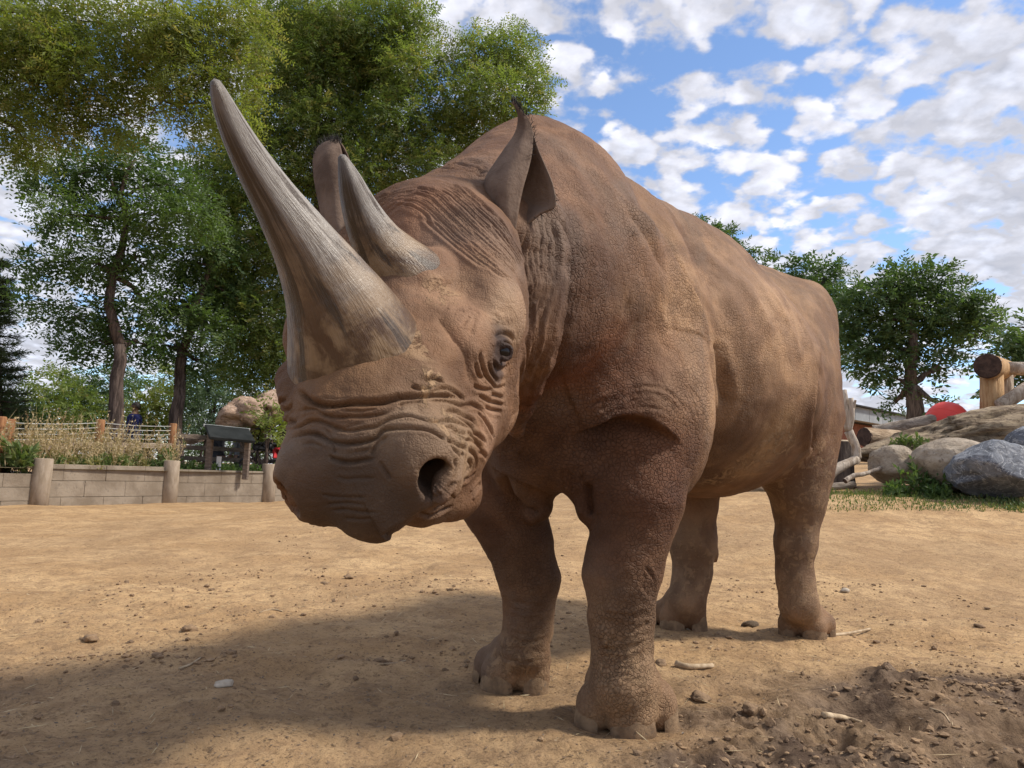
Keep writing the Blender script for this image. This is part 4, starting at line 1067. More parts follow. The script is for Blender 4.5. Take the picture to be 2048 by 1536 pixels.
# ------------------------------------------------------------------ ground
WALL = [np.array(p) for p in ((-7.05, 8.08), (-6.055, 9.676), (-5.102, 11.286), (-4.095, 12.778), (-3.1, 14.30), (-2.1, 15.85))]
def terrain0(x, y):
    """broad shape: level round the animal, rising gently to the right and back"""
    ramp = smst(3.6, 9.5, y)
    lat = np.interp(x, [-7, -4, -1.0, 2.5, 4.5, 6.5, 12], [0, 0, .19, .47, .56, .66, .95])
    far = np.clip((y - 9.5) * .03, 0, 2.5) * smst(-2, 3, x)
    return ramp * lat + far
MUD = [(1.05, 1.95, .62, .34), (1.45, 2.35, .6, .3), (.72, 1.68, .5, .26), (1.25, 1.60, .8, .32), (1.0, 1.3, .9, .3), (.55, 2.0, .22, .12), (-1.25, 1.55, .32, .14)]
def mud_mask(x, y):
    m = np.zeros_like(x)
    for cx, cy, rx, ry in MUD:
        d = np.sqrt(((x - cx) / rx) ** 2 + ((y - cy) / ry) ** 2); m = np.maximum(m, 1 - smst(.55, 1.1, d))
    return m
PRINTS = [(1.05, 1.72, .13, .03), (1.52, 1.80, .14, .032), (.70, 2.28, .13, .022), (1.85, 2.05, .14, .028), (1.38, 2.62, .14, .02), (-.35, 1.75, .16, .010), (2.1, 2.6, .15, .02), (.98, 2.12, .16, .035), (1.32, 1.98, .14, .04), (.78, 1.86, .12, .03), (1.62, 2.25, .15, .03), (1.15, 2.42, .15, .025), (-.62, 2.22, .2, .015), (-1.3, 2.05, .2, .018)]
def terrain(x, y):
    z = terrain0(x, y); P = np.stack([x, y, np.zeros_like(x)], 1)
    near = 1 - smst(8, 25, np.hypot(x, y))
    z = z + (.022 * fbm(P * .9, 3, seed=5) + .010 * fbm(P * 3.2, 4, seed=6)) * near
    m = mud_mask(x, y) * (.45 + .55 * smst(-.3, .5, fbm(P * 2.6, 3, seed=14)))
    fine = 1 - smst(3.2, 6.5, np.hypot(x, y))
    z = z + fine * (.0045 * fbm(P * 16, 4, gain=.6, seed=7) + .0022 * fbm(P * 48, 2, seed=8))
    z = z + m * (.013 * fbm(P * 7, 4, gain=.62, seed=9, ridged=True) + .010 * fbm(P * 26, 3, gain=.6, seed=10))
    for cx, cy, r, dp in PRINTS:
        d = np.hypot(x - cx, (y - cy)) / r * (1 + .18 * fbm(P * 5, 2, seed=31))
        z = z - dp * (1 - smst(.45, .95, d)) + dp * .25 * np.exp(-((d - 1.12) / .25) ** 2)
    # trodden ridge of loose crumbs crossing the left foreground
    u = y - (2.52 + .10 * x + .05 * np.sin(x * 4)); z = z + fine * .020 * np.exp(-(u / .07) ** 2) * smst(.1, .6, fbm(P * 5, 3, seed=12) + .25) * smst(-.1, -.5, x)
    for c, r, Rm, toe, h in FEET:                            # the feet press into the soil
        d = np.hypot(x - c[0], y - c[1]); z = z * smst(.10, .26, d) + .006 * np.exp(-((d - .2) / .05) ** 2)
    return z
def gz(x, y):
    return float(terrain(np.array([float(x)]), np.array([float(y)]))[0])
def build_ground():
    th = np.concatenate([np.linspace(-R(50), R(50), 380), np.linspace(R(52), 2 * math.pi - R(52), 60)[1:-1]])
    rad = np.concatenate([[.02, .2, .5, .8], np.geomspace(1.15, 4.2, 180), np.geomspace(4.2, 30, 80)[1:], np.geomspace(30, 900, 18)[1:]])
    Rr, T = np.meshgrid(rad, th, indexing='ij'); x = (Rr * np.sin(T)).ravel(); y = (Rr * np.cos(T)).ravel()
    z = terrain(x, y); V = np.stack([x, y, z], 1); nr, nt = Rr.shape
    i = np.arange(nr - 1)[:, None] * nt; j = np.arange(nt)[None]; k = (j + 1) % nt
    F = np.stack([i + j, i + k, i + nt + k, i + nt + j], -1).reshape(-1, 4)[:, ::-1]
    me = mesh_np('ground', V, F); o = link('ground', me, 'ground', kind='structure')
    P = V.copy(); P[:, 2] = 0
    mud_shade = mud_mask(x, y) * (.45 + .5 * smst(-.2, .5, fbm(P * 3.1, 4, seed=21))) + (.30 + .28 * smst(-.2, .5, fbm(P * 1.3, 4, seed=22))) * (1 - smst(2.15, 2.75, y - .12 * x + .25 * fbm(P * 1.1, 3, seed=23)))  # churned mud, plus foreground shade painted as a darker soil band
    color_attr(me, 'soil', np.stack([np.clip(mud_shade, 0, 1)] * 3, 1))  # mud together with the painted foreground shade
    # raised planting bed behind the retaining wall
    d = np.array([1.0, 1.6]); d /= np.linalg.norm(d); nrm = np.array([-d[1], d[0]])
    a = WALL[0] - d * 14; b = WALL[-1] + d * 3
    n = 46; pts = []
    us = np.linspace(0, 1, n); vs_ = np.array([.02, .3, .8, 1.6, 3, 5, 8, 14, 30, 80])
    for u in us:
        for w in vs_:
            p = a + (b - a) * u + nrm * w; pts.append((p[0], p[1], .47 + .05 * math.sin(u * 21 + w) * min(w, 1) + .012 * max(w - 1, 0)))
    m = len(vs_); ii, jj = np.meshgrid(np.arange(n - 1), np.arange(m - 1), indexing='ij'); q = (ii * m + jj).ravel()
    link('planting_bed', mesh_np('planting_bed', np.array(pts), np.stack([q, q + m, q + m + 1, q + 1], 1)), 'bed', kind='structure')
# ------------------------------------------------------------------ the rhinoceros
def tone_map(V, hide):
    """hide colour: patches of bare skin, dust and dried mud, laid out on the body in 3-D"""
    col = np.tile(np.array([.172, .102, .060]), (len(V), 1))
    zone = np.zeros((len(V), 3)); zone[:, 0] = .35; zone[:, 1] = .5
    P = V; nz = fbm(P * 4, 4, seed=41); nz2 = fbm(P * 9, 3, seed=42)
    def spot(px, py, r, c, s, soft=.5):
        rr = ray(px, py); h = hide.bvh.ray_cast(Vector(CAM), Vector(rr / np.linalg.norm(rr)))
        if h[0] is None: return
        d = np.linalg.norm(P - np.array(h[0]), axis=1) / r + .28 * nz + .12 * nz2
        w = s * (1 - smst(1 - soft, 1 + soft * .3, d)); m = w > 0
        col[m] += (np.array(c) - col[m]) * w[m][:, None]
    def zspot(px, py, r, ch, v, s=1.0):
        rr = ray(px, py); h = hide.bvh.ray_cast(Vector(CAM), Vector(rr / np.linalg.norm(rr)))
        if h[0] is None: return
        d = np.linalg.norm(P - np.array(h[0]), axis=1) / r + .25 * nz
        w = s * (1 - smst(.5, 1.1, d)); zone[:, ch] += (v - zone[:, ch]) * w
    dusty, red, dark, grey, tan = (.42, .29, .185), (.16, .068, .036), (.078, .048, .032), (.185, .150, .125), (.31, .205, .122)
    for a in ((1300, 640, .30, dusty, .65), (1480, 700, .45, dusty, .65), (1560, 560, .5, tan, .6), (1400, 480, .35, (.255, .165, .105), .6), (1590, 680, .3, dusty, .5), (1380, 560, .3, tan, .5), (1340, 740, .18, dusty, .5), (1150, 330, .4, (.22, .135, .09), .6),
              (1180, 560, .16, dark, .65), (1230, 690, .16, dark, .6), (1120, 780, .24, red, .75), (1180, 760, .17, red, .6), (1150, 640, .2, (.12, .068, .042), .6), (1130, 420, .25, (.165, .095, .058), .6), (1240, 760, .12, dark, .4), (1300, 700, .1, red, .35),
              (1260, 930, .24, (.125, .062, .038), .8), (1240, 1010, .22, (.13, .066, .04), .75), (1230, 1130, .16, (.135, .080, .050), .7), (1245, 1290, .18, (.19, .135, .09), .7), (1245, 1400, .2, (.22, .155, .10), .8),
              (1030, 1120, .24, (.115, .072, .046), .7), (1045, 1330, .2, (.21, .15, .10), .7), (970, 950, .25, (.115, .064, .042), .6), (1590, 1100, .3, (.22, .16, .11), .7), (1380, 1120, .3, (.20, .15, .105), .7),
              (1480, 850, .25, (.165, .105, .065), .6), (1420, 930, .25, (.13, .082, .052), .6), (1560, 870, .14, (.36, .25, .14), .7), (1510, 930, .12, (.34, .235, .135), .6), (1090, 880, .2, (.17, .10, .062), .5), (1150, 930, .2, dark, .5),
              (1090, 560, .16, (.135, .095, .075), .6), (1110, 480, .12, (.14, .105, .088), .6), (1070, 720, .12, (.20, .12, .075), .5), (900, 420, .14, (.215, .135, .095), .6), (830, 430, .1, (.19, .105, .07), .6),
              (960, 470, .12, (.20, .15, .12), .6), (900, 540, .10, (.31, .20, .135), .7), (990, 590, .10, (.31, .22, .15), .7), (1040, 620, .07, (.36, .27, .195), .7), (880, 620, .08, (.30, .195, .13), .6),
              (930, 650, .06, (.26, .165, .11), .6), (960, 760, .07, (.22, .145, .098), .6), (1000, 790, .05, (.27, .185, .125), .5), (720, 840, .16, (.27, .19, .125), .8),
              (640, 830, .10, (.22, .15, .098), .6), (900, 830, .10, (.32, .235, .155), .8), (930, 920, .09, (.32, .245, .165), .8), (980, 860, .05, (.29, .195, .14), .7), (720, 950, .13, (.135, .105, .084), .85), (640, 920, .08, (.145, .112, .088), .7),
              (840, 890, .07, (.27, .205, .145), .7), (850, 985, .05, (.14, .11, .09), .7), (720, 1050, .12, (.095, .070, .050), .85), (860, 1030, .07, (.165, .115, .078), .6), (600, 970, .05, (.12, .085, .062), .6),
              (705, 762, .075, (.165, .102, .060), .9), (610, 772, .07, (.16, .098, .056), .85), (800, 740, .055, (.175, .112, .068), .85), (855, 650, .05, (.19, .12, .075), .75), (1004, 704, .052, (.045, .032, .030), .97), (1000, 735, .026, (.085, .06, .052), .8)):
        spot(*a)
    for a in ((1250, 720, .30, 0, .95), (1200, 860, .3, 0, .8), (1270, 980, .3, 0, .9), (1250, 1150, .25, 0, .7), (1250, 1330, .2, 0, .95), (1330, 620, .3, 0, .7), (1170, 620, .2, 0, .8), (1050, 1150, .3, 0, .5),
              (1500, 800, .4, 0, .6), (1640, 900, .3, 0, .6), (900, 420, .2, 0, .05), (720, 900, .25, 0, .05), (950, 900, .12, 0, .12), (950, 650, .15, 0, .08), (1080, 560, .12, 0, .25),
              (1560, 890, .12, 2, 1.0), (1510, 920, .10, 2, .9), (1440, 960, .10, 2, .7), (1590, 1000, .3, 2, .45), (1600, 1150, .25, 2, .5), (1380, 1150, .25, 2, .4), (880, 800, .05, 2, .8), (900, 850, .05, 2, .7), (860, 770, .035, 2, .9), (840, 690, .04, 2, .6), (880, 590, .04, 2, .5), (1245, 1400, .15, 2, .5), (1040, 1340, .15, 2, .5)):
        zspot(*a)
    # mud dried on the feet and shins
    low = 1 - smst(.06, .36, P[:, 2] + .08 * nz); m = low * .35
    col += (np.array([.30, .215, .14]) - col) * m[:, None]
    return col, zone
def build_rhino(cell=.0055):
    prims = build_prims()
    V, Fq = mesh_rhino(prims, cell)
    hide = Hide(V, Fq); carve_hide(hide, np.random.default_rng(3))
    def region(V, x0, x1, y0, y1, d):
        q = proj(V); return (q[:, 0] > x0) & (q[:, 0] < x1) & (q[:, 1] > y0) & (q[:, 1] < y1) & (V[:, 1] < d)
    V, Fl, new = subdivide_some(V, Fq, region(V, 500, 1460, 200, 1480, 2.35)[Fq].all(1))
    n0 = len(V) - len(new)
    Q = Fl[0]; V, Fl2, new2 = subdivide_some(V, Q, (region(V, 545, 1075, 560, 1100, 1.42) | region(V, 740, 1075, 340, 600, 1.5))[Q].all(1))
    # neighbours of the finely split patch lie inside the once split patch, so only quads need care
    Fl = Fl2 + Fl[1:]
    new = np.arange(n0, len(V))
    def normals(V):
        t = mesh_np('tmp', V, Fl); n = np.empty(len(V) * 3, f32); t.vertex_normals.foreach_get('vector', n); bpy.data.meshes.remove(t); return n.reshape(-1, 3).astype(float)
    nn = normals(V)
    V[new] -= nn[new] * eval_sdf(prims, V[new].astype(f32), cull=.06)[:, None]
    nn = normals(V)
    V = V + nn * hide.apply(V, nn)[:, None]
    # loose skin: shallow uneven sag
    V = V + nn * (.0045 * fbm(V * 7, 3, seed=51) + .0016 * fbm(V * 30, 3, seed=52))[:, None]
    root = thing('rhinoceros', tuple(_hm), 'large brown wrinkled black rhinoceros with two horns standing on bare soil', 'rhinoceros')
    org = np.array(root.location)
    me = mesh_np('body', V - org, Fl); body = link('body', me, 'hide', root)
    col, zone = tone_map(V, hide); color_attr(me, 'tone', col); color_attr(me, 'zone', zone)
    rg = np.random.default_rng(11)
    for st, nz in ((HORN1, .011), (HORN2, .012)):
        v, f = sweep(px_stations(st), n=96, sub=10, noise=nz, rng=rg)
        h = obj('horn', v, f, 'horn', root)
        m = (len(st) - 1) * 10 + 1; t = np.concatenate([np.repeat(np.linspace(0, 1, m), 96), [1, 0]]); a = np.concatenate([np.tile(np.linspace(0, 2 * math.pi, 96, endpoint=False), m), [0, 0]])
        color_attr(h.data, 'along', np.stack([t, .5 + .5 * np.cos(a), .5 + .5 * np.sin(a)], 1))
        if st is HORN2: h['label'] = 'shorter rear horn with pale base'
        else: h['label'] = 'long curved front horn'
    for tab, flip in ((EAR_L, 0), (EAR_R, 1)):
        v, f, B = sheet(ear_rows(tab)); e = obj('ear', v, f, 'ear', root)
        # fringe of dark hair on the rims
        hs = []
        nv, nu = B.shape[:2]
        rims = ([B[i, 2 if not flip else nu // 2 - 2] for i in range(0)] if not flip else [B[i, j] for i in range(nv // 3, nv) for j in range(12, 16)] + [B[i, j] for i in range(nv - 5, nv) for j in range(0, nu, 2)])
        if not flip: rims = [B[i, nu - 1] for i in range(2, nv // 3)] + [B[i, 0] for i in range(nv // 2, nv)] + [B[i, j] for i in range(nv - 6, nv) for j in range(0, nu, 4)] + [B[4, j] for j in range(nu // 2 + 4, nu)]
        cen = B.reshape(-1, 3).mean(0)
        for p in rims:
            for k in range(5 if not flip else 3):
                d = unit((p - cen) * 2 + rg.normal(size=3) * .06 + np.array([0, 0, .03])) * rg.uniform(.008, .020)
                s = unit(rg.normal(size=3)) * .0008; b0 = p + rg.normal(size=3) * .002
                hs.append((np.array([b0 - s, b0 + s, b0 + d]), np.array([[0, 1, 2]])))
        v, f = merge_np(hs); obj('hair_fringe', v, f, 'hair', e, kind='stuff')
    v, F = ICO[4]
    for sg in (1, -1):
        o = obj('eye', hp(.002, .182 * sg, .0) + v * .0150, F, 'eye', root)
    for c, r, Rm, toe, h in FEET:
        for ang, out, rr in TOES:
            rr = rr * toe / .072
            dd = Rm @ np.array([math.cos(ang), math.sin(ang), 0]); A = rotm(dd); tc = c + dd * r * out
            n1, n2 = 22, 9; vv = []
            for k in range(n2):
                w = k / (n2 - 1)
                for i in range(n1):
                    ph = -1.02 + 2.04 * i / (n1 - 1); top = h * (.90 - .42 * (abs(ph) / 1.02) ** 2) * (1 + .05 * math.sin(ph * 5 + c[0] * 9))
                    prof = 1.045 - .03 * (1 - w) ** 3 - .13 * w ** 2.0 - .07 * (abs(ph) / 1.02) ** 4
                    if k == n2 - 1: prof *= .88
                    vv.append(tc + A @ np.array([math.cos(ph) * rr * prof, math.sin(ph) * rr * .97 * prof, 0]) + np.array([0, 0, -.006 + w * top]))
            ii, jj = np.meshgrid(np.arange(n2 - 1), np.arange(n1 - 1), indexing='ij'); q = (ii * n1 + jj).ravel()
            obj('toenail', np.array(vv), np.stack([q, q + 1, q + n1 + 1, q + n1], 1), 'nail', root)
    # tail, hanging behind the rump
    tp = [bp(-.44, 0, 1.30), bp(-.50, 0, 1.15), bp(-.51, 0, .9), bp(-.50, 0, .72)]
    v, f = tube_np(smooth_line(np.array(tp), 12), np.linspace(.045, .014, 12), 10); t = obj('tail', v, f, 'ear', root)
    hs = []
    for k in range(80):
        b0 = tp[-1] + rg.normal(size=3) * .008 + np.array([0, 0, rg.uniform(0, .14)]); d = np.array([rg.normal() * .02, rg.normal() * .02, -rg.uniform(.05, .12)]); s = unit(rg.normal(size=3)) * .0012
        hs.append((np.array([b0 - s, b0 + s, b0 + d]), np.array([[0, 1, 2]])))
    v, f = merge_np(hs); obj('tail_tuft', v, f, 'hair', t, kind='stuff')
    return root
# ------------------------------------------------------------------ left: retaining wall, fences, sign, visitors
def build_wall():
    rng = np.random.default_rng(20)
    root = thing('retaining_wall', (WALL[1][0], WALL[1][1], 0), 'low concrete block retaining wall with round posts below dry weeds', 'wall')
    for k, w in enumerate(WALL):
        h = (.50, .60, .63, .63, .62, .62)[k]; lean = rng.normal(0, .012, 2)
        p = [(w[0], w[1], -.15), (w[0] + lean[0] * .5, w[1] + lean[1] * .5, h * .5), (w[0] + lean[0], w[1] + lean[1], h - .012), (w[0] + lean[0], w[1] + lean[1], h)]
        v, f = tube_np(p, (.118, .116, .113, .103), 22); obj('post', v, f, 'concrete_post', root)
    for k in range(-1, len(WALL) - 1):
        a = WALL[k] if k >= 0 else WALL[0] - (WALL[1] - WALL[0]); b = WALL[k + 1]; d = b - a; L = np.linalg.norm(d); d = d / L; nrm = np.array([-d[1], d[0]])
        Rm = rotm(np.array([d[0], d[1], 0])); top = (.40, .40, .53, .50, .49, .48)[k + 1]
        nc = 3; ch = (top + .12) / nc
        for c in range(nc):
            x = .0 if c % 2 else -.3; edges = [0.10]
            while True:
                x += .58
                if x > L - .16: break
                if x > .22: edges.append(x)
            edges.append(L - .10)
            for e0, e1 in zip(edges, edges[1:]):
                m = a + d * (e0 + e1) / 2 + nrm * (.06 + rng.uniform(-.004, .004))
                gap = .006 if c == 1 else .003
                v, f = bevel_box((m[0], m[1], -.12 + ch * (c + .5)), (e1 - e0 - .003, .14, ch - gap), Rm, .003); obj('block', v, f, 'concrete', root, smooth=False)
def rail_np(a, b, w, h, Rm=None):
    a, b = np.asarray(a, float), np.asarray(b, float); d = b - a
    return bevel_box((a + b) / 2, (np.linalg.norm(d), w, h), rotm(d), .006)
def build_fences():
    tops = [at(3, 833, 9.6), at(21, 838, 10.0), at(202, 839, 11.6), at(347, 847, 13.2)]
    root = thing('wire_fence', (tops[2][0], tops[2][1], .47), 'reddish timber fence posts with wires and one pale rail above the weeds', 'fence')
    for k, p in enumerate(tops):
        v, f = tube_np([(p[0], p[1], .35), (p[0], p[1], p[2] - .015), (p[0], p[1], p[2])], (.066, .064, .055), 14); obj('post', v, f, 'fence_post', root)
    ends = [at(-60, 830, 8.9)] + tops[1:]
    for k in range(4):
        for s0, s1 in zip(ends, ends[1:]):
            a, b = s0 - np.array([0, 0, .05 + .075 * k]), s1 - np.array([0, 0, .05 + .075 * k]); t = np.linspace(0, 1, 7)[:, None]
            v, f = tube_np(a + (b - a) * t - np.array([0, 0, .02]) * (4 * t * (1 - t)), .0055, 5); obj('wire', v, f, 'wire', root)
    for s0, s1, in zip(ends, ends[1:]):
        off = np.array([.02, -.07, -.40]); v, f = rail_np(s0 + off, s1 + off, .05, .09); obj('rail', v, f, 'rail', root, smooth=False)
    # darker post and rail fence behind the sign
    A, B_ = at(352, 890, 13.6), at(700, 925, 17.0)
    r2 = thing('rail_fence', (A[0], A[1], .47), 'dark three rail timber fence running behind the tilted sign panel', 'fence')
    for t in np.linspace(0, 1, 4):
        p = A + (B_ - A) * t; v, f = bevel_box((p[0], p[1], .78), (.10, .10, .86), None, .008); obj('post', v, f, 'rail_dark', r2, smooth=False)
    for z in (1.08, .88, .68):
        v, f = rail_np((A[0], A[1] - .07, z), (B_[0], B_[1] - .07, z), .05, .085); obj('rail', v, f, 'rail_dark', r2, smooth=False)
def build_sign():
    q = [at(401, 873, 11.6), at(428, 854, 12.25), at(513, 862, 12.6), at(493, 882, 11.95)]
    c = np.mean(q, 0); root = thing('information_sign', (c[0], c[1], .48), 'dark slanted information board on timber legs in front of rail fence', 'sign')
    u = unit((q[3] - q[0] + q[2] - q[1]) / 2); w = unit((q[1] - q[0] + q[2] - q[3]) / 2); n = unit(np.cross(u, w))
    lw, lh = np.linalg.norm(q[3] - q[0]), np.linalg.norm(q[1] - q[0]); Rm = np.stack([u, unit(np.cross(n, u)), n], 1)
    v, f = bevel_box(c, (lw, lh, .05), Rm, .006); obj('panel', v, f, 'sign', root, smooth=False)
    for s in (1,):
        v, f = bevel_box(c + Rm[:, 1] * s * (lh / 2 + .012), (lw + .05, .02, .045), Rm, .004); obj('rim', v, f, 'sign_rim', root, smooth=False)
    for s in (-.42, .42):
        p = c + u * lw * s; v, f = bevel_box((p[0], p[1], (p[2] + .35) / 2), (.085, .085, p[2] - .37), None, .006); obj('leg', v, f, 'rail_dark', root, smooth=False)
    p = at(437, 931, 12.2); m = thing('marker_post', (p[0], p[1], .45), 'small white marker board standing in low plants above the wall', 'marker')
    z0, z1 = at(437, 947, 12.2)[2], at(437, 914, 12.2)[2]
    v, f = bevel_box((p[0], p[1], (z0 + z1) / 2 + .06), (.075, .02, (z1 - z0) - .1), None, .004); obj('board', v, f, 'white', m, smooth=False)
    for s in (-.025, .025):
        v, f = bevel_box((p[0] + s, p[1], z0 - .02), (.018, .018, .22), None, .003); obj('leg', v, f, 'white', m, smooth=False)
def person(px, py_head, d, hgt, facing, shirt, hair, label, ground):
    """standing visitor; one continuous body mesh"""
    top = at(px, py_head, d); z0 = top[2] - hgt; base = np.array([top[0], top[1], z0])
    cf, sf = math.cos(facing), math.sin(facing); X = np.array([cf, sf, 0]); Y = np.array([-sf, cf, 0])
    def p(x, y, z): return base + X * x * hgt + Y * y * hgt + np.array([0, 0, z * hgt])
    pr = []
    def c(a, b, ra, rb, k=.03): pr.append(Prim('c', (p(*a), p(*b), ra * hgt, rb * hgt), k, '+'))
    c((0, 0, .93), (0, .005, .955), .045, .05); c((0, 0, .86), (0, 0, .92), .032, .03)
    c((-.06, 0, .79), (.06, 0, .79), .055, .055, .05); c((0, 0, .78), (0, 0, .60), .095, .085, .05); c((0, 0, .6), (0, 0, .52), .085, .095, .05)
    for s in (-1, 1):
        c((.11 * s, 0, .81), (.14 * s, .01, .63), .035, .028); c((.14 * s, .01, .63), (.13 * s, .08, .50), .028, .02); c((.13 * s, .08, .5), (.125 * s, .10, .455), .022, .012)
        c((.05 * s, 0, .52), (.055 * s, .01, .28), .065, .045); c((.055 * s, .01, .28), (.055 * s, -.01, .04), .042, .026); c((.055 * s, -.01, .03), (.06 * s, .07, .015), .024, .018)
    V, F = surface_nets(pr, lambda q: q, base + np.array([-.5, -.5, -.05]), base + np.array([.5, .5, hgt + .15]), np.array([.022] * 3))
    o = thing('person', tuple(base), label, 'person'); b = obj('body', V, F, 'skin', o)
    z = (V[:, 2] - z0) / hgt
    b.data.materials.clear()
    for m in ('skin', shirt, 'cloth_dark'): b.data.materials.append(MAT[m])
    zc = z[F].mean(1); rad = np.linalg.norm((V - base)[:, :2], axis=1)[F].mean(1) / hgt
    mi = np.where(zc > .855, 0, np.where(zc > .51, 1, 2)); mi[(zc < .53) & (zc > .42) & (rad > .11)] = 0
    b.data.polygons.foreach_set('material_index', mi.astype(np.int32))
    v, f = ICO[3]; w = v[:, 2] > -.35 - .6 * (-(v @ np.array([-sf, cf, 0])))
    keep = w[f].all(1); hv = p(0, -.004, .955) + v * np.array([.058, .058, .06]) * hgt
    obj('hair', hv, f[keep], hair, o)
    return o
def build_stroller():
    c = at(530, 918, 13.6); z0 = .52; root = thing('stroller', (c[0], c[1], z0), 'black folding stroller with red bag parked behind the rail fence', 'stroller')
    def P(x, y, z): return np.array([c[0] + x, c[1] + y, z0 + z])
    # hood
    v = []; n1, n2 = 9, 9
    for i in range(n1):
        a = math.pi * (.05 + .62 * i / (n1 - 1))
        for j in range(n2):
            b = -1 + 2 * j / (n2 - 1); v.append(P(-.02 - .26 * math.cos(a) * (1 - .12 * b * b), .19 * b, .55 + .26 * math.sin(a) * (1 - .25 * b * b)))
    ii, jj = np.meshgrid(np.arange(n1 - 1), np.arange(n2 - 1), indexing='ij'); q = (ii * n2 + jj).ravel(); F = np.stack([q, q + 1, q + n2 + 1, q + n2], 1)
    obj('hood', np.array(v), F, 'cloth_dark', root)
    v, f = bevel_box(P(-.02, 0, .42), (.36, .34, .16), None, .05); obj('seat', v, f, 'cloth_dark', root)
    for s in (-1, 1):
        v, f = tube_np([P(-.30, .2 * s, .12), P(-.05, .2 * s, .42), P(.22, .2 * s, .72), P(.36, .2 * s, .92)], .010, 6); obj('frame_tube', v, f, 'cloth_dark', root)
        v, f = tube_np([P(.24, .2 * s, .10), P(.02, .2 * s, .45)], .010, 6); obj('frame_tube', v, f, 'cloth_dark', root)
        for x in (-.30, .24):
            a = np.linspace(0, 2 * math.pi, 15); ring = np.array([P(x + .09 * math.cos(t), .2 * s, .10 + .09 * math.sin(t)) for t in a]); v, f = tube_np(ring, .018, 6, cap=False); obj('wheel', v, f, 'cloth_dark', root)
    v, f = tube_np([P(.36, -.2, .92), P(.38, 0, .93), P(.36, .2, .92)], .016, 6); obj('handle', v, f, 'frame_metal', root)
    v, f = bevel_box(P(.26, -.05, .30), (.16, .26, .22), None, .04); obj('bag', v, f, 'cloth_red', root)
    v, f = bevel_box(P(.10, -.20, .62), (.10, .02, .12), None, .006); obj('tag', v, f, 'white', root)
def stalk_plants(rng, spots, h, stems, lean, leafn, leafsz, top=.35, stalk_w=.007):
    """upright weeds: curved stalks with small leaves or seed heads along the upper part"""
    B = []; D = []; Sd = []; L = []; Wd = []; T = []
    for (x, y, z, sc) in spots:
        tt = rng.uniform(0, 1, 2)
        for k in range(max(1, int(rng.normal(stems, 1)))):
            hh = h * sc * rng.uniform(.6, 1.15); d = unit(np.array([rng.normal() * lean, rng.normal() * lean, 1.0])); p = np.array([x + rng.normal() * .05, y + rng.normal() * .05, z - .03])
            seg = 3
            for s in range(seg):
                B.append(p); D.append(d); Sd.append(unit(np.cross(d, rng.normal(size=3)))); L.append(hh / seg * 1.25); Wd.append(stalk_w * (1.4 - .25 * s)); T.append(tt * [.6, 1] + [rng.uniform(0, .4), 0])
                p2 = p + d * hh / seg
                for q in range(leafn):
                    if (s + rng.uniform()) / seg < top: continue
                    ld = unit(rng.normal(size=3) + d * .8); B.append(p + (p2 - p) * rng.uniform()); D.append(ld); Sd.append(unit(np.cross(ld, rng.normal(size=3)))); L.append(leafsz[0] * rng.uniform(.6, 1.3)); Wd.append(leafsz[1] * rng.uniform(.7, 1.3)); T.append(tt * [.6, 1] + [rng.uniform(0, .4), 0])
                p = p2; d = unit(d + rng.normal(size=3) * .13)
    v, f = leaf_quads(np.array(B), np.array(D), np.array(Sd), np.array(L), np.array(Wd))
    t = np.repeat(np.array(T), 4, 0); return v, f, np.concatenate([t, np.zeros((len(t), 1))], 1)
def bed_spots(rng, n, x0, x1, off0, off1, sc=(.7, 1.2)):
    d = np.array([1.0, 1.6]); d /= np.linalg.norm(d); nr = np.array([-d[1], d[0]]); out = []
    for k in range(n):
        u = rng.uniform(x0, x1); w = rng.uniform(off0, off1); p = WALL[1] + d * u + nr * w; out.append((p[0], p[1], .47, rng.uniform(*sc)))
    return out
def build_weeds():
    rng = np.random.default_rng(33)
    v, f, t = stalk_plants(rng, bed_spots(rng, 300, -2.6, 2.1, .12, 1.5), .74, 5, .26, 6, (.040, .018)); foliage('dry_weeds', None, 'weed_dry', v, f, t, kind='stuff', label='mass of dry tan weeds and seed heads above the retaining wall', cat='weeds')
    v, f, t = stalk_plants(rng, bed_spots(rng, 150, -2.6, 2.0, .08, 1.3, (.4, .9)), .34, 4, .35, 8, (.075, .026), .1); foliage('green_weeds', None, 'weed_green', v, f, t, kind='stuff', label='low green leafy weeds growing among the dry stalks', cat='weeds')
    v, f, t = stalk_plants(rng, bed_spots(rng, 240, 1.9, 6.5, .1, 2.2, (.5, 1.0)), .20, 4, .5, 6, (.06, .026), .0); foliage('ground_cover', None, 'leaf_dark', v, f, t, kind='stuff', label='dark green ground cover between the wall and the tilted sign', cat='ground cover')
    # two leafy plants at the wall corner
    for k, (px, dd) in enumerate(((25, 9.6), (318, 11.9))):
        p = at(px, 945, dd); sp = [(p[0] + rng.normal() * .05, p[1] + rng.normal() * .05, .47, 1)] * 2
        v, f, t = stalk_plants(rng, sp, .36, 7, .45, 6, (.15, .05), .0, .012)
        r_ = thing('leafy_plant', (p[0], p[1], .45), ('broad leaved green plant beside the leftmost round wall post', 'green plant with long leaves beside the middle round wall post')[k], 'plant', None)
        foliage('leaves', r_, 'weed_green', v, f, t)
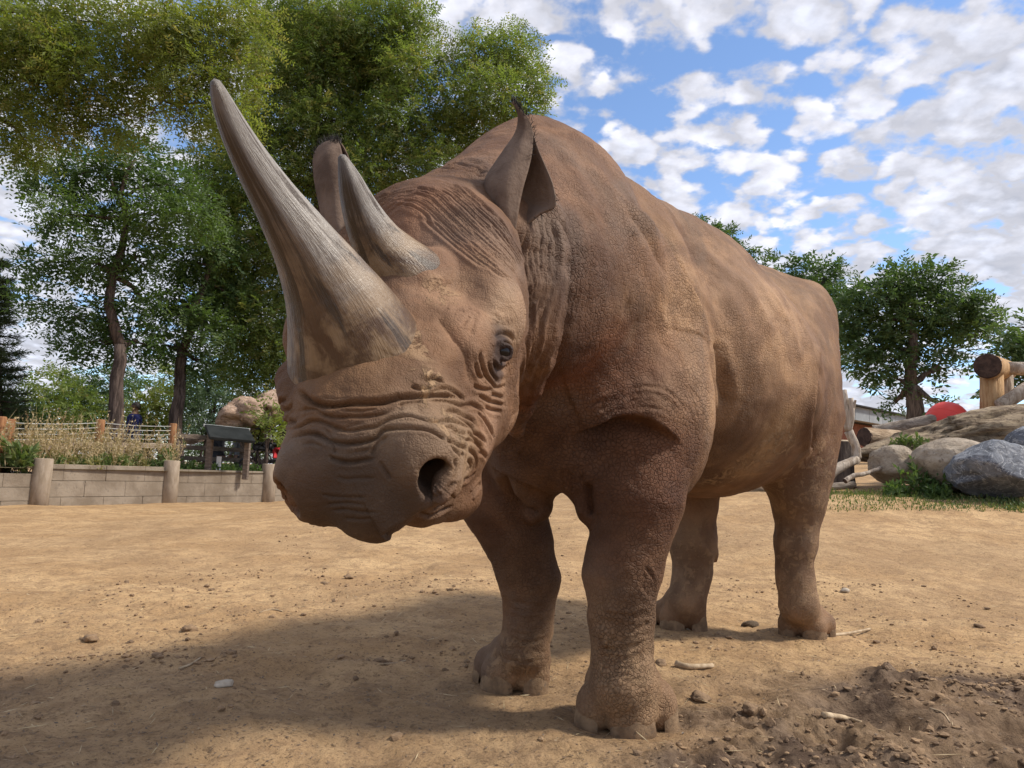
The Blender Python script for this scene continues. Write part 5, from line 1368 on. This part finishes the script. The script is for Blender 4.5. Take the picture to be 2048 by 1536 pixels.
# ------------------------------------------------------------------ right: boulders, logs, ball, building
def on(px, py, d):
    """point on the terrain below the given picture position at distance d"""
    p = at(px, py, d); return np.array([p[0], p[1], float(terrain0(np.array([p[0]]), np.array([p[1]]))[0])])
def boulder(name, px, py, d, wpx, hpx, dep, seed, mat, label, strata=0, yaw=0, sub=5, amp=.22, lift=0.0, freq=1.1, slope=0.0):
    p = at(px, py, d); r = (wpx / 2 / FPX * d, dep / 2, hpx / 2 / FPX * d)
    v, f = rock_np(p + np.array([0, 0, lift]), r, seed, sub, amp, strata, yaw, freq=freq)
    v[:, 2] += slope * (v[:, 0] - p[0])
    o = obj(name, v, f, mat, None, label=label, cat='rock'); return o
def log(name, a, b, ra, rb, mat, label, end='log_end', cat='log', rng=None, n=14, bend=.02, ends=(True, True)):
    a, b = np.asarray(a, float), np.asarray(b, float); root = thing(name, tuple((a + b) / 2), label, cat)
    path = wander(a, b, 12, bend, rng); rr = np.linspace(ra, rb, 12)
    v, f = tube_np(path, rr, n, cap=False, rough=.05, rng=rng); obj('bark', v, f, mat, root)
    for p, q, r_, on_ in ((path[0], path[1], ra, ends[0]), (path[-1], path[-2], rb, ends[1])):
        dn = unit(p - q); v, f = tube_np([p - dn * .03, p + dn * .004, p + dn * .006], (r_ * .985, r_ * .985, r_ * .9), n); obj('cut_end', v, f, end if on_ else mat, root)
    return root
def build_right():
    rng = np.random.default_rng(44)
    boulder('boulder', 1985, 882, 10.0, 460, 118, 1.5, 3, 'rock_brown', 'big layered brown rock slab behind the rounded boulders', strata=4.2, yaw=.1, amp=.30, sub=5, freq=1.9, slope=.26, lift=.10)
    boulder('boulder', 1910, 932, 8.7, 168, 112, .9, 12, 'rock_tan', 'smooth rounded tan boulder between grey boulder and small tan rock', amp=.12)
    boulder('boulder', 1998, 942, 8.1, 178, 112, .9, 23, 'rock_grey', 'blue grey boulder with pale veins resting on the grass edge', amp=.16)
    boulder('boulder', 2052, 892, 8.8, 95, 80, .6, 31, 'rock_grey', 'grey boulder lying against the layered slab above the veined boulder', amp=.14, sub=4)
    boulder('boulder', 1790, 932, 9.2, 106, 84, .7, 45, 'rock_tan', 'small rough tan boulder next to the driftwood branch', amp=.20, sub=4)
    boulder('boulder', 1850, 952, 8.9, 40, 30, .3, 47, 'rock_brown', 'little brown stone at the foot of the tan boulder', amp=.2, sub=3)
    # logs
    log('fallen_log', at(1728, 874, 10.6), at(1822, 880, 10.9), .135, .13, 'log', 'peeled tan log with dark sawn end lying beside the stump', rng=rng)
    log('fallen_log', at(1748, 866, 11.6), at(1880, 838, 11.2), .12, .10, 'log_grey', 'long grey weathered log sloping up towards the red ball', rng=rng)
    log('fallen_log', at(1705, 912, 10.3), at(1800, 926, 10.0), .06, .05, 'log_grey', 'thin dark log lying under the peeled tan log', rng=rng)
    log('fallen_log', at(1622, 978, 9.0), at(1708, 970, 9.1), .05, .045, 'log_grey', 'flat grey log on the grass behind the hind leg', rng=rng)
    log('fallen_log', at(1690, 962, 8.9), at(1760, 936, 9.0), .032, .022, 'drift', 'bare curved branch lying in front of the small tan boulder', rng=rng, bend=.10)
    log('fallen_log', at(1532, 963, 9.4), at(1560, 955, 10.6), .115, .12, 'log_grey', 'short log showing a pale round sawn end under the belly', 'log_end_light', rng=rng)
    log('fallen_log', at(1470, 962, 10.2), at(1530, 958, 10.0), .07, .07, 'log_grey', 'dark log lying behind the short sawn log', rng=rng)
    # stump
    p = on(1678, 960, 10.0); v, f = tube_np([p + np.array([0, 0, z]) for z in (-.1, .2, .5, .62)], (.22, .19, .18, .185), 18, cap=False, rough=.06, rng=rng)
    st = thing('tree_stump', tuple(p), 'broad brown tree stump standing behind the driftwood branch', 'stump'); obj('bark', v, f, 'bark_far', st)
    v, f = tube_np([p + np.array([0, 0, z]) for z in (.60, .63, .64)], (.178, .178, .15), 18); obj('cut_end', v, f, 'log_end_light', st)
    # driftwood: a forked snag
    p = on(1650, 965, 9.3); root = thing('driftwood_branch', tuple(p), 'bleached forked driftwood snag rising beside the rump', 'branch')
    j = at(1714, 918, 9.4); k2 = at(1697, 862, 9.4)
    for pts, r in (([at(1640, 972, 9.2), at(1662, 945, 9.25), at(1690, 930, 9.3), j], (.075, .07, .06, .055)), ([j, at(1712, 895, 9.4), k2], (.055, .05, .055)), ([k2, at(1694, 820, 9.4), at(1689, 780, 9.45)], (.05, .035, .028)),
                   ([k2, at(1704, 830, 9.35), at(1702, 796, 9.35)], (.04, .034, .03)), ([at(1706, 820, 9.35), at(1711, 800, 9.3)], (.02, .014))):
        v, f = tube_np(smooth_line(np.array(pts), 10), np.interp(np.linspace(0, 1, 10), np.linspace(0, 1, len(r)), r), 10, rough=.08, rng=rng); obj('limb', v, f, 'drift', root)
    # climbing frame of round timber
    p0 = at(1981, 812, 11.0); root = thing('timber_frame', (p0[0], p0[1], p0[2] - .3), 'round timber frame of thick post and cross logs behind the layered rock', 'timber frame')
    v, f = tube_np(np.array([at(1984, 850, 11.05), at(1984, 800, 11.05), at(1983, 745, 11.05)]), (.165, .16, .155), 18, rough=.02, rng=rng); obj('post', v, f, 'post_log', root)
    v, f = tube_np(np.array([at(2012, 850, 11.6), at(2010, 790, 11.6), at(2008, 735, 11.6)]), (.13, .125, .12), 16, rough=.02, rng=rng); obj('post', v, f, 'drift', root)
    v, f = tube_np(np.array([at(1975, 732, 10.75), at(1990, 736, 11.2), at(2010, 741, 11.9)]), (.185, .18, .17), 20, cap=False, rough=.02, rng=rng); a = obj('cross_log', v, f, 'post_log', root)
    e = at(1975, 732, 10.75); dn = unit(e - at(1990, 736, 11.2)); v, f = tube_np([e - dn * .02, e + dn * .004, e + dn * .006], (.182, .182, .16), 20); obj('cut_end', v, f, 'log_end', a)
    v, f = tube_np(np.array([at(2002, 736, 11.3), at(2060, 738, 11.2), at(2150, 742, 11.0)]), (.10, .105, .11), 16, rough=.03, rng=rng); obj('cross_log', v, f, 'drift', root)
    v, f = tube_np(np.array([at(2000, 812, 10.8), at(2050, 780, 10.8), at(2140, 725, 10.8)]), (.10, .105, .11), 16, rough=.03, rng=rng); obj('brace_log', v, f, 'drift', root)
    # ball
    c = at(1894, 843, 11.3); v, f = ICO[4]; r_ = 40 / FPX * 11.3
    ball = thing('play_ball', (c[0], c[1], c[2] - r_), 'red plastic enrichment ball showing over the layered rock', 'ball'); obj('shell', c + v * r_, f, 'ball', ball)
    a_ = np.linspace(0, 2 * math.pi, 40); tl = unit(np.array([.5, .3, .8])); u_ = unit(np.cross(tl, [1, 0, 0])); w_ = np.cross(tl, u_)
    v, f = tube_np(np.array([c + (u_ * math.cos(t) + w_ * math.sin(t)) * r_ for t in a_]), .004, 6, cap=False); obj('seam', v, f, 'ball', ball)
    # long low building
    a, b = at(1640, 826, 26), at(1850, 838, 33); d = unit(b - a); d[2] = 0; d = unit(d); L = np.linalg.norm((b - a)[:2]); n_ = np.array([-d[1], d[0], 0]); Rm = np.stack([d, n_, [0, 0, 1]], 1)
    zt = at(1720, 815, 28)[2]; zb = at(1720, 842, 28)[2]
    root = thing('low_building', (a[0], a[1], 0), 'low building with grey panelled fascia behind the tree and logs', 'building')
    k = 8
    for i in range(k):
        c_ = a + d * L * (i + .5) / k; v, f = bevel_box((c_[0], c_[1], (zt + zb) / 2), (L / k - .02, .3, zt - zb), Rm, .01); obj('panel', v, f, 'fascia', root, smooth=False)
    c_ = a + d * L / 2 + n_ * 2; v, f = bevel_box((c_[0], c_[1], zb - .8), (L - .2, 3.0, 1.6), Rm, .02); obj('wall', v, f, 'brickred', root, smooth=False)
    c_ = a + d * L / 2 + n_ * 1.9; v, f = bevel_box((c_[0], c_[1], zt + .03), (L + .3, 4.4, .06), Rm, .01); obj('roof', v, f, 'darkroof', root, smooth=False)
    c_ = a + d * L / 2 + n_ * .75; v, f = bevel_box((c_[0], c_[1], zb + .02), (L - .1, 1.1, .05), Rm, .01); obj('soffit', v, f, 'darkroof', root, smooth=False)
    # grass edge
    sp = []
    for k in range(2000):
        px, py = rng.uniform(1600, 2100), rng.normal(974, 7); dd = rng.uniform(7.4, 9.0); p = on(px, py, dd); sp.append((p[0], p[1], p[2], rng.uniform(.5, 1.2)))
    v, f, t = stalk_plants(rng, sp, .085, 4, .45, 0, (.02, .01), .0, .013); foliage('grass_edge', None, 'grass', v, f, t, kind='stuff', label='thin green grass along the foot of the boulders', cat='grass')
    lab = ('dark green weed growing between the two tan boulders', 'leafy weed at the foot of the small tan boulder', 'low weed in the gap below the tan boulder', 'pale green weed sprouting beside the layered slab')
    for k, (px, py, dd, h) in enumerate(((1835, 955, 8.55, .40), (1795, 965, 8.5, .16), (1880, 965, 8.3, .14), (1830, 900, 9.6, .22))):
        p = at(px, py, dd); g_ = p if k == 3 else on(px, py, dd); r_ = thing('weed_clump', tuple(g_), lab[k], 'weed')
        v, f, t = stalk_plants(rng, [(g_[0] + rng.normal() * .06, g_[1] + rng.normal() * .04, g_[2], 1) for _ in range(5)], h, 4, .4, 7, (.085, .028), .0, .008); foliage('leaves', r_, 'leaf_dark' if k < 3 else 'weed_green', v, f, t)
# ------------------------------------------------------------------ trees
def CL(lst, d, lai, area, rng, zr=.85, dj=.5):
    out = []
    for q in lst:
        px, py, r = q[:3]; dd = d + rng.uniform(-dj, dj); rr = r / FPX * dd; c = at(px, py, dd)
        out.append((c, (rr, rr * 1.1, rr * zr), max(8, int(lai * math.pi * rr * rr * zr / area))))
    return out
def grd(px, d, z=.5):
    p = at(px, 900, d); return np.array([p[0], p[1], z])
def build_trees():
    rng = np.random.default_rng(77)
    fa = 12 * .5 * .070 * .026
    kw = dict(frond=.30, leaflets=12, leaf=(.070, .026))
    C = [(560, 50, 90), (650, 50, 90), (740, 60, 90), (815, 40, 65), (560, 150, 80), (640, 150, 85), (730, 160, 85), (815, 150, 65), (880, 120, 38), (960, 115, 62), (1030, 105, 58), (1068, 170, 42), (985, 190, 65), (905, 205, 55), (1050, 245, 48), (960, 270, 60), (880, 270, 65),
         (800, 250, 75), (720, 260, 80), (640, 250, 70), (560, 250, 70), (480, 260, 65), (425, 330, 55), (480, 370, 70), (560, 340, 70), (640, 350, 70), (720, 350, 75), (800, 340, 60), (870, 330, 45), (430, 430, 60), (500, 450, 65), (440, 530, 60), (500, 550, 70), (560, 500, 60), (470, 620, 60), (530, 640, 70),
         (500, 720, 65), (560, 700, 60), (545, 790, 60), (600, 600, 60), (650, 80, 60), (760, 130, 60)]
    tree('locust_tree', grd(590, 15.2), at(600, 560, 15.2), .24, CL(C, 15, 3.9, fa, rng), 'leaf_mid', rng, 'tall spreading locust tree whose crown rises behind both horns', 'locust trees', **kw)
    G = [(40, 60, 90), (150, 40, 85), (60, 170, 85), (170, 150, 85), (280, 70, 85), (285, 170, 75), (380, 60, 85), (390, 150, 70), (20, 250, 55), (120, 245, 55), (210, 240, 45), (400, 225, 48), (480, 60, 80), (480, 160, 60), (-60, 120, 90), (-40, 20, 90), (60, 300, 34), (470, 240, 45), (250, 270, 26), (330, 60, 60), (100, 100, 60)]
    fb = 12 * .5 * .060 * .020
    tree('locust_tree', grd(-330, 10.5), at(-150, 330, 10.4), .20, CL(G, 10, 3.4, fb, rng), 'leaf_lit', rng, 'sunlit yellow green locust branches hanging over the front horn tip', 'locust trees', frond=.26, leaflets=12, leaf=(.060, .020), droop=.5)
    fA = 12 * .5 * .085 * .032; kA = dict(frond=.32, leaflets=12, leaf=(.085, .032))
    A = [(90, 350, 65), (180, 330, 65), (270, 320, 70), (350, 370, 60), (130, 430, 60), (220, 420, 65), (310, 430, 65), (385, 430, 55), (110, 525, 50), (75, 595, 36), (190, 520, 60), (280, 510, 55), (110, 640, 42), (200, 620, 55), (290, 600, 50), (205, 690, 48), (275, 680, 48), (145, 690, 30), (50, 520, 28)]
    tree('shade_tree', grd(236, 13.0), at(240, 690, 13.0), .135, CL(A, 13, 3.6, fA, rng, .62), 'leaf_dark', rng, 'dark green tree with slim trunk rising behind the reddish fence posts', 'shade trees', **kA)
    B_ = [(360, 520, 55), (420, 560, 55), (380, 620, 55), (330, 690, 45), (420, 660, 50), (440, 490, 55), (460, 590, 45), (395, 725, 36), (350, 600, 45)]
    tree('shade_tree', grd(357, 14.2), at(365, 700, 14.2), .125, CL(B_, 14.2, 3.8, fA, rng, .62), 'leaf_dark', rng, 'second dark green tree with slim trunk left of the tilted sign', 'shade trees', **kA)
    # right side
    fd = 10 * .5 * .15 * .055; kd = dict(frond=.42, leaflets=10, leaf=(.15, .055), droop=.25)
    D = [(1800, 562, 42), (1862, 560, 42), (1742, 592, 42), (1922, 595, 38), (1702, 632, 38), (1772, 640, 48), (1842, 630, 48), (1912, 640, 42), (1962, 622, 28), (1722, 690, 38), (1792, 700, 38), (1852, 690, 32), (1960, 660, 26), (1752, 740, 30), (1872, 735, 22), (1800, 760, 20), (1790, 806, 15), (1872, 805, 14), (1910, 700, 18), (1945, 715, 12)]
    tree('broadleaf_tree', np.array([*at(1832, 842, 22)[:2], at(1832, 850, 22)[2]]), at(1822, 772, 22), .26, CL(D, 22, 5.5, fd, rng, .72), 'leaf_far', rng, 'round crowned green tree with forked trunk behind the red ball', 'far trees', trunk_mat='bark_far', **kd)
    E = [(1600, 545, 32), (1650, 553, 36), (1630, 600, 42), (1678, 605, 30), (1690, 660, 26), (1640, 660, 40), (1600, 640, 40), (1680, 720, 20)]
    tree('broadleaf_tree', np.array([*at(1655, 850, 27)[:2], at(1655, 850, 27)[2]]), at(1650, 740, 27), .28, CL(E, 27, 5.0, fd, rng, .8), 'leaf_far', rng, 'green tree partly hidden by the rump of the rhinoceros', 'far trees', trunk_mat='bark_far', **kd)
    T = [(1400, 466, 28), (1440, 474, 32), (1478, 505, 26), (1420, 505, 36), (1460, 540, 36), (1400, 545, 36), (1535, 530, 18)]
    tree('broadleaf_tree', np.array([*at(1430, 880, 28)[:2], .7]), at(1435, 620, 28), .28, CL(T, 28, 4.5, fd, rng, .8), 'leaf_far', rng, 'treetop peeping over the middle of the back of the rhinoceros', 'far trees', trunk_mat='bark_far', **kd)
    Fr = [(2030, 690, 32), (2062, 720, 45), (2070, 660, 40), (2010, 655, 16), (2110, 700, 50), (2040, 762, 24), (1995, 762, 14)]
    tree('broadleaf_tree', np.array([*at(2150, 860, 18)[:2], .8]), at(2130, 780, 18), .2, CL(Fr, 18, 4.5, fd, rng, .8), 'leaf_far', rng, 'green tree behind the timber frame reaching in over the cross log', 'far trees', trunk_mat='bark_far', **kd)
    # shrubs behind the fence
    fs = 10 * .5 * .10 * .04; ks = dict(frond=.30, leaflets=10, leaf=(.10, .04), droop=.15)
    for lst, d, mat, lab in (([(105, 775, 45), (70, 820, 45), (140, 810, 50), (110, 840, 50)], 18, 'leaf_mid', 'feathery green shrub behind the wire fence beside the conifer'),
                             ([(195, 790, 45), (235, 765, 40), (190, 830, 45), (160, 770, 30)], 19, 'leaf_far', 'bright green shrub behind the left slim trunk'),
                             ([(300, 825, 38), (325, 800, 28), (285, 845, 30)], 17, 'leaf_lit', 'yellow green shrub between the two slim trunks'),
                             ([(410, 755, 50), (425, 815, 50), (450, 705, 38), (395, 835, 40), (455, 770, 35)], 17.5, 'leaf_blue', 'grey green willowy shrub behind the second slim trunk'),
                             ([(520, 850, 32), (540, 825, 26), (548, 860, 26), (470, 862, 14)], 13.4, 'leaf_lit', 'light green shrub to the right of the tilted sign'),
                             ([(340, 760, 45), (370, 810, 40), (270, 790, 35)], 21, 'leaf_mid', 'dark shrub mass behind the grey green shrub'),
                             ([(60, 868, 40), (120, 872, 42), (10, 860, 40)], 26, 'leaf_mid', 'low hedge seen through the wires beside the paired posts'),
                             ([(190, 870, 42), (260, 875, 42), (320, 872, 42)], 27, 'leaf_far', 'low hedge seen through the wires below the slim trunks'),
                             ([(390, 880, 45), (460, 885, 45), (530, 885, 45), (600, 880, 45)], 28, 'leaf_dark', 'low dark hedge far behind the three rail fence'),
                             ([(20, 850, 40), (-30, 820, 50), (50, 850, 30)], 15, 'leaf_dark', 'dark low shrub at the foot of the conifer')):
        p = grd(lst[0][0], d); r_ = thing('shrub', tuple(p), lab, 'shrub')
        cl = CL(lst, d, 4.6, fs, rng, .8); parts = [tube_np(wander(p + rng.normal(size=3) * .08 * np.array([1, 1, 0]), c, 6, .1, rng), np.linspace(.03, .008, 6), 5) for c, _, _ in cl for _k in (0, 1)]
        v, f = merge_np(parts); obj('stem', v, f, 'bark', r_); v, f, t = sprays(rng, cl, **ks); foliage('foliage', r_, mat, v, f, t)
    # conifer at the left edge
    base = grd(-5, 14.5); r_ = thing('conifer_tree', tuple(base), 'dark conifer with layered drooping boughs beside the feathery shrub', 'tree')
    top = at(-12, 520, 14.5); parts = [tube_np(np.array([base - [0, 0, .2], (base + top) / 2, top]), (.16, .1, .02), 10)]
    B0 = []; D0 = []; S0 = []; L0 = []; W0 = []; T0 = []
    H = top[2] - base[2]
    for lev in np.linspace(.06, .98, 24):
        reach = (1.02 - lev) * .55 + .22
        for k in range(6):
            a = rng.uniform(0, 6.28); p = base + (top - base) * lev; e = p + np.array([math.cos(a), math.sin(a), 0]) * reach * rng.uniform(.75, 1.1) + np.array([0, 0, .02])
            path = wander(p, e, 6, .04, rng, -.08); parts.append(tube_np(path, np.linspace(.022, .006, 6), 4, cap=False))
            tt = rng.uniform(0, 1, 2)
            for s in range(150):
                u = rng.uniform(.15, 1.05); q = path[min(5, int(u * 5))] + (e - p) * rng.uniform(-.08, .08); od = unit(e - p)
                B0.append(q + rng.normal(size=3) * .03); dd = unit(od * .9 + rng.normal(size=3) * .55 + np.array([0, 0, .12])); D0.append(dd); S0.append(unit(np.cross(dd, rng.normal(size=3)))); L0.append(rng.uniform(.09, .17)); W0.append(.014); T0.append(tt * [.6, 1] + [rng.uniform(0, .4), 0])
    v, f = merge_np(parts); obj('trunk', v, f, 'bark', r_)
    v, f = leaf_quads(np.array(B0), np.array(D0), np.array(S0), np.array(L0), np.array(W0)); t = np.repeat(np.array(T0), 4, 0); foliage('crown', r_, 'needle', v, f, np.concatenate([t, np.zeros((len(t), 1))], 1))
    # far rock outcrop
    for k, (px, py, w, h, dd, lab) in enumerate(((500, 830, 92, 74, 13.9, 'tan rock outcrop rising behind the tilted sign'), (556, 812, 84, 60, 14.2, 'taller tan rock behind the light green shrub'), (385, 878, 34, 24, 16, 'small pale rock beside the second slim trunk'))):
        boulder('rock_outcrop', px, py, dd, w, h, 1.2 if k < 2 else .4, 60 + k, 'rock_far', lab, strata=3.4, sub=4, amp=.34, freq=1.6)
    # far wood that closes the view behind the animal
    cl = []
    for k in range(34):
        px = rng.uniform(640, 1330) if k < 22 else rng.uniform(2110, 2700); dd = rng.uniform(30, 38); c = at(px, 900, dd); rr = rng.uniform(1.0, 1.8)
        cl.append((np.array([c[0], c[1], 1.2 + rng.uniform(.4, 3.2)]), (rr, rr, rr * .9), 90))
    v, f, t = sprays(rng, cl, frond=.8, leaflets=8, leaf=(.42, .18)); foliage('far_wood', None, 'leaf_far', v, f, t, kind='stuff', label='far off wood closing the enclosure behind the rhinoceros', cat='wood')
# ------------------------------------------------------------------ loose things on the ground
def build_bits():
    rng = np.random.default_rng(90)
    v0, F0 = ICO[1]
    # clods
    N = 60000; x = rng.uniform(-2.0, 2.6, N); y = np.where(rng.uniform(size=N) < .85, rng.uniform(1.35, 4.6, N), rng.uniform(4.6, 8, N))
    m = mud_mask(x, y); ridge = np.exp(-((y - (2.52 + .1 * x)) / .10) ** 2) * (x < -.1)
    clump = smst(-.1, .5, fbm(np.stack([x, y, 0 * x], 1) * 3.4, 3, seed=71))
    ok = (np.abs(x) < .75 * y + .1) & (rng.uniform(size=N) < (.05 + .06 * (y > 2.6) + .95 * m + .5 * ridge) * (.15 + .85 * clump)) ; n = 6500
    xs = np.stack([x, y, m], 1)[ok][:n]; n = len(xs)
    z = terrain(xs[:, 0], xs[:, 1]); size = np.minimum(np.exp(rng.normal(-5.5, .55, n)) * (1 + .7 * xs[:, 2] * rng.uniform(0, 1, n) ** 2), .013)
    V = v0[None] * (1 + rng.uniform(-.35, .35, (n, len(v0), 1))) * np.stack([rng.uniform(.7, 1.4, n), rng.uniform(.7, 1.4, n), rng.uniform(.45, .9, n)], 1)[:, None] * size[:, None, None]
    V = V + np.stack([xs[:, 0], xs[:, 1], z + size * .2], 1)[:, None]
    F = (F0[None] + np.arange(n)[:, None, None] * len(v0)).reshape(-1, 3)
    obj('soil_clods', V.reshape(-1, 3), F, 'clod', None, smooth=False, label='crumbled soil clods strewn over the bare ground', cat='soil', kind='stuff')
    # straw and leaf litter
    for name, n, ln, wd, mat, lab, ymax in (('straw', 1100, (.02, .085), (.0016, .0034), 'straw', 'short pale straw stems scattered on the soil', 6.5), ('leaf_litter', 8000, (.005, .017), (.002, .006), 'bark_bits', 'dark specks of dry leaf litter on the soil', 7.5)):
        r = rng.uniform(1.4, ymax, n) if name == 'straw' else 1.4 * (ymax / 1.4) ** rng.uniform(0, 1, n); a = rng.uniform(-.72, .72, n); x = a * r; y = r
        z = terrain(x, y) + .003; an = rng.uniform(0, 6.28, n); d = unit(np.stack([np.cos(an), np.sin(an), rng.normal(0, .12, n)], 1)); s = unit(np.cross(d, np.array([0, 0, 1.0]) + rng.normal(size=(n, 3)) * .3))
        v, f = leaf_quads(np.stack([x, y, z], 1), d, s, rng.uniform(*ln, n), rng.uniform(*wd, n)); t = np.repeat(rng.uniform(0, 1, (n, 2)), 4, 0)
        o = obj(name, v, f, mat, None, smooth=False, label=lab, cat='litter', kind='stuff'); color_attr(o.data, 'tint', np.concatenate([t, np.zeros((len(t), 1))], 1))
    def ground_at(px, py):
        p = atz(px, py, 0.0)
        for _ in range(4): p = atz(px, py, gz(p[0], p[1]))
        return np.array([p[0], p[1], gz(p[0], p[1])])
    sticks = (([(358, 1340), (380, 1331), (400, 1318)], .004, 'thin pale stick lying at the edge of the shaded ground'), ([(1352, 1332), (1380, 1338), (1425, 1336)], .011, 'thick pale root piece lying behind the front hoof'),
              ([(1640, 1275), (1690, 1270), (1740, 1262)], .007, 'long straight pale stick beside the hind hoof'), ([(1648, 1438), (1690, 1440), (1722, 1450)], .008, 'broken splintered stick half buried in churned mud'),
              ([(760, 1330), (790, 1327), (812, 1322)], .003, 'dark twig lying in front of the far front hoof'), ([(1860, 1420), (1885, 1440), (1900, 1446)], .003, 'short dark twig lying on the churned mud'), ([(520, 1225), (545, 1222), (565, 1228)], .004, 'small bent twig on the sunlit sand'))
    for pts, r_, lab in sticks:
        P = np.array([ground_at(*q) for q in pts]) + np.array([0, 0, r_ * .7]); v, f = tube_np(smooth_line(P, 9), np.linspace(r_, r_ * .7, 9), 8, rough=.14, rng=rng)
        obj('stick', v, f, 'stick', None, label=lab, cat='stick')
    stones = ((450, 1372, .022, 'pebble', 'flat pale stone chip on the shaded foreground soil'), (1690, 1190, .024, 'pebble', 'pale stone on the sand beside the hind leg'), (1502, 1253, .034, 'rock_brown', 'smooth brown egg shaped stone between the hind hooves'),
              (1378, 1258, .018, 'pebble', 'small pale stone against the far hind hoof'), (1322, 1328, .02, 'clod', 'dark crumb of soil behind the front hoof'), (698, 1156, .026, 'clod', 'dark dry dung lump on the sunlit sand'), (650, 1168, .018, 'clod', 'flat dark dung lump beside a larger one'),
              (760, 1325, .02, 'clod', 'pointed dark crumb standing in front of the far front hoof'), (1960, 1255, .02, 'clod', 'dark soil lump on the trodden sand at the mud edge'), (180, 1280, .024, 'clod', 'broken soil lump on the crumbled ridge'), (380, 1262, .024, 'clod', 'rounded soil lump beside the small bent twig'), (1500, 1430, .024, 'clod', 'big sodden clod in the churned mud'), (1400, 1400, .024, 'clod', 'upright torn clod next to the front hoof'))
    for k, (px, py, r_, mat, lab) in enumerate(stones):
        p = ground_at(px, py); v, f = rock_np(p + np.array([0, 0, r_ * .22]), (r_ * 1.15, r_, r_ * .55), 200 + k, 3, .22 if mat != 'clod' else .42, yaw=k, freq=1.1 if mat != 'clod' else 1.9); obj('stone' if mat != 'clod' else 'soil_lump', v, f, mat, None, label=lab, cat='stone' if mat != 'clod' else 'soil lump')
# ------------------------------------------------------------------ build
MAT['bark_bits'] = mk_leaf('leaf litter', (.085, .056, .037), (.17, .115, .072), (.33, .235, .14), .05)
build_prims(); build_ground()
build_wall(); build_fences(); build_sign(); build_weeds()
build_right(); build_trees()
build_rhino()
person(272, 806, 16.5, 1.72, 2.2, 'cloth_blue', 'hair', 'visitor in navy blue standing between the two slim trunks', .5)
person(489, 838, 15.6, 1.60, 1.2, 'cloth_grey', 'hair', 'dark haired visitor in grey standing behind the tilted sign', .5)
person(440, 848, 15.9, 1.45, -1.0, 'cloth_dark', 'hair', 'dark clothed visitor half hidden by the left end of the sign', .5)
build_stroller(); build_bits()
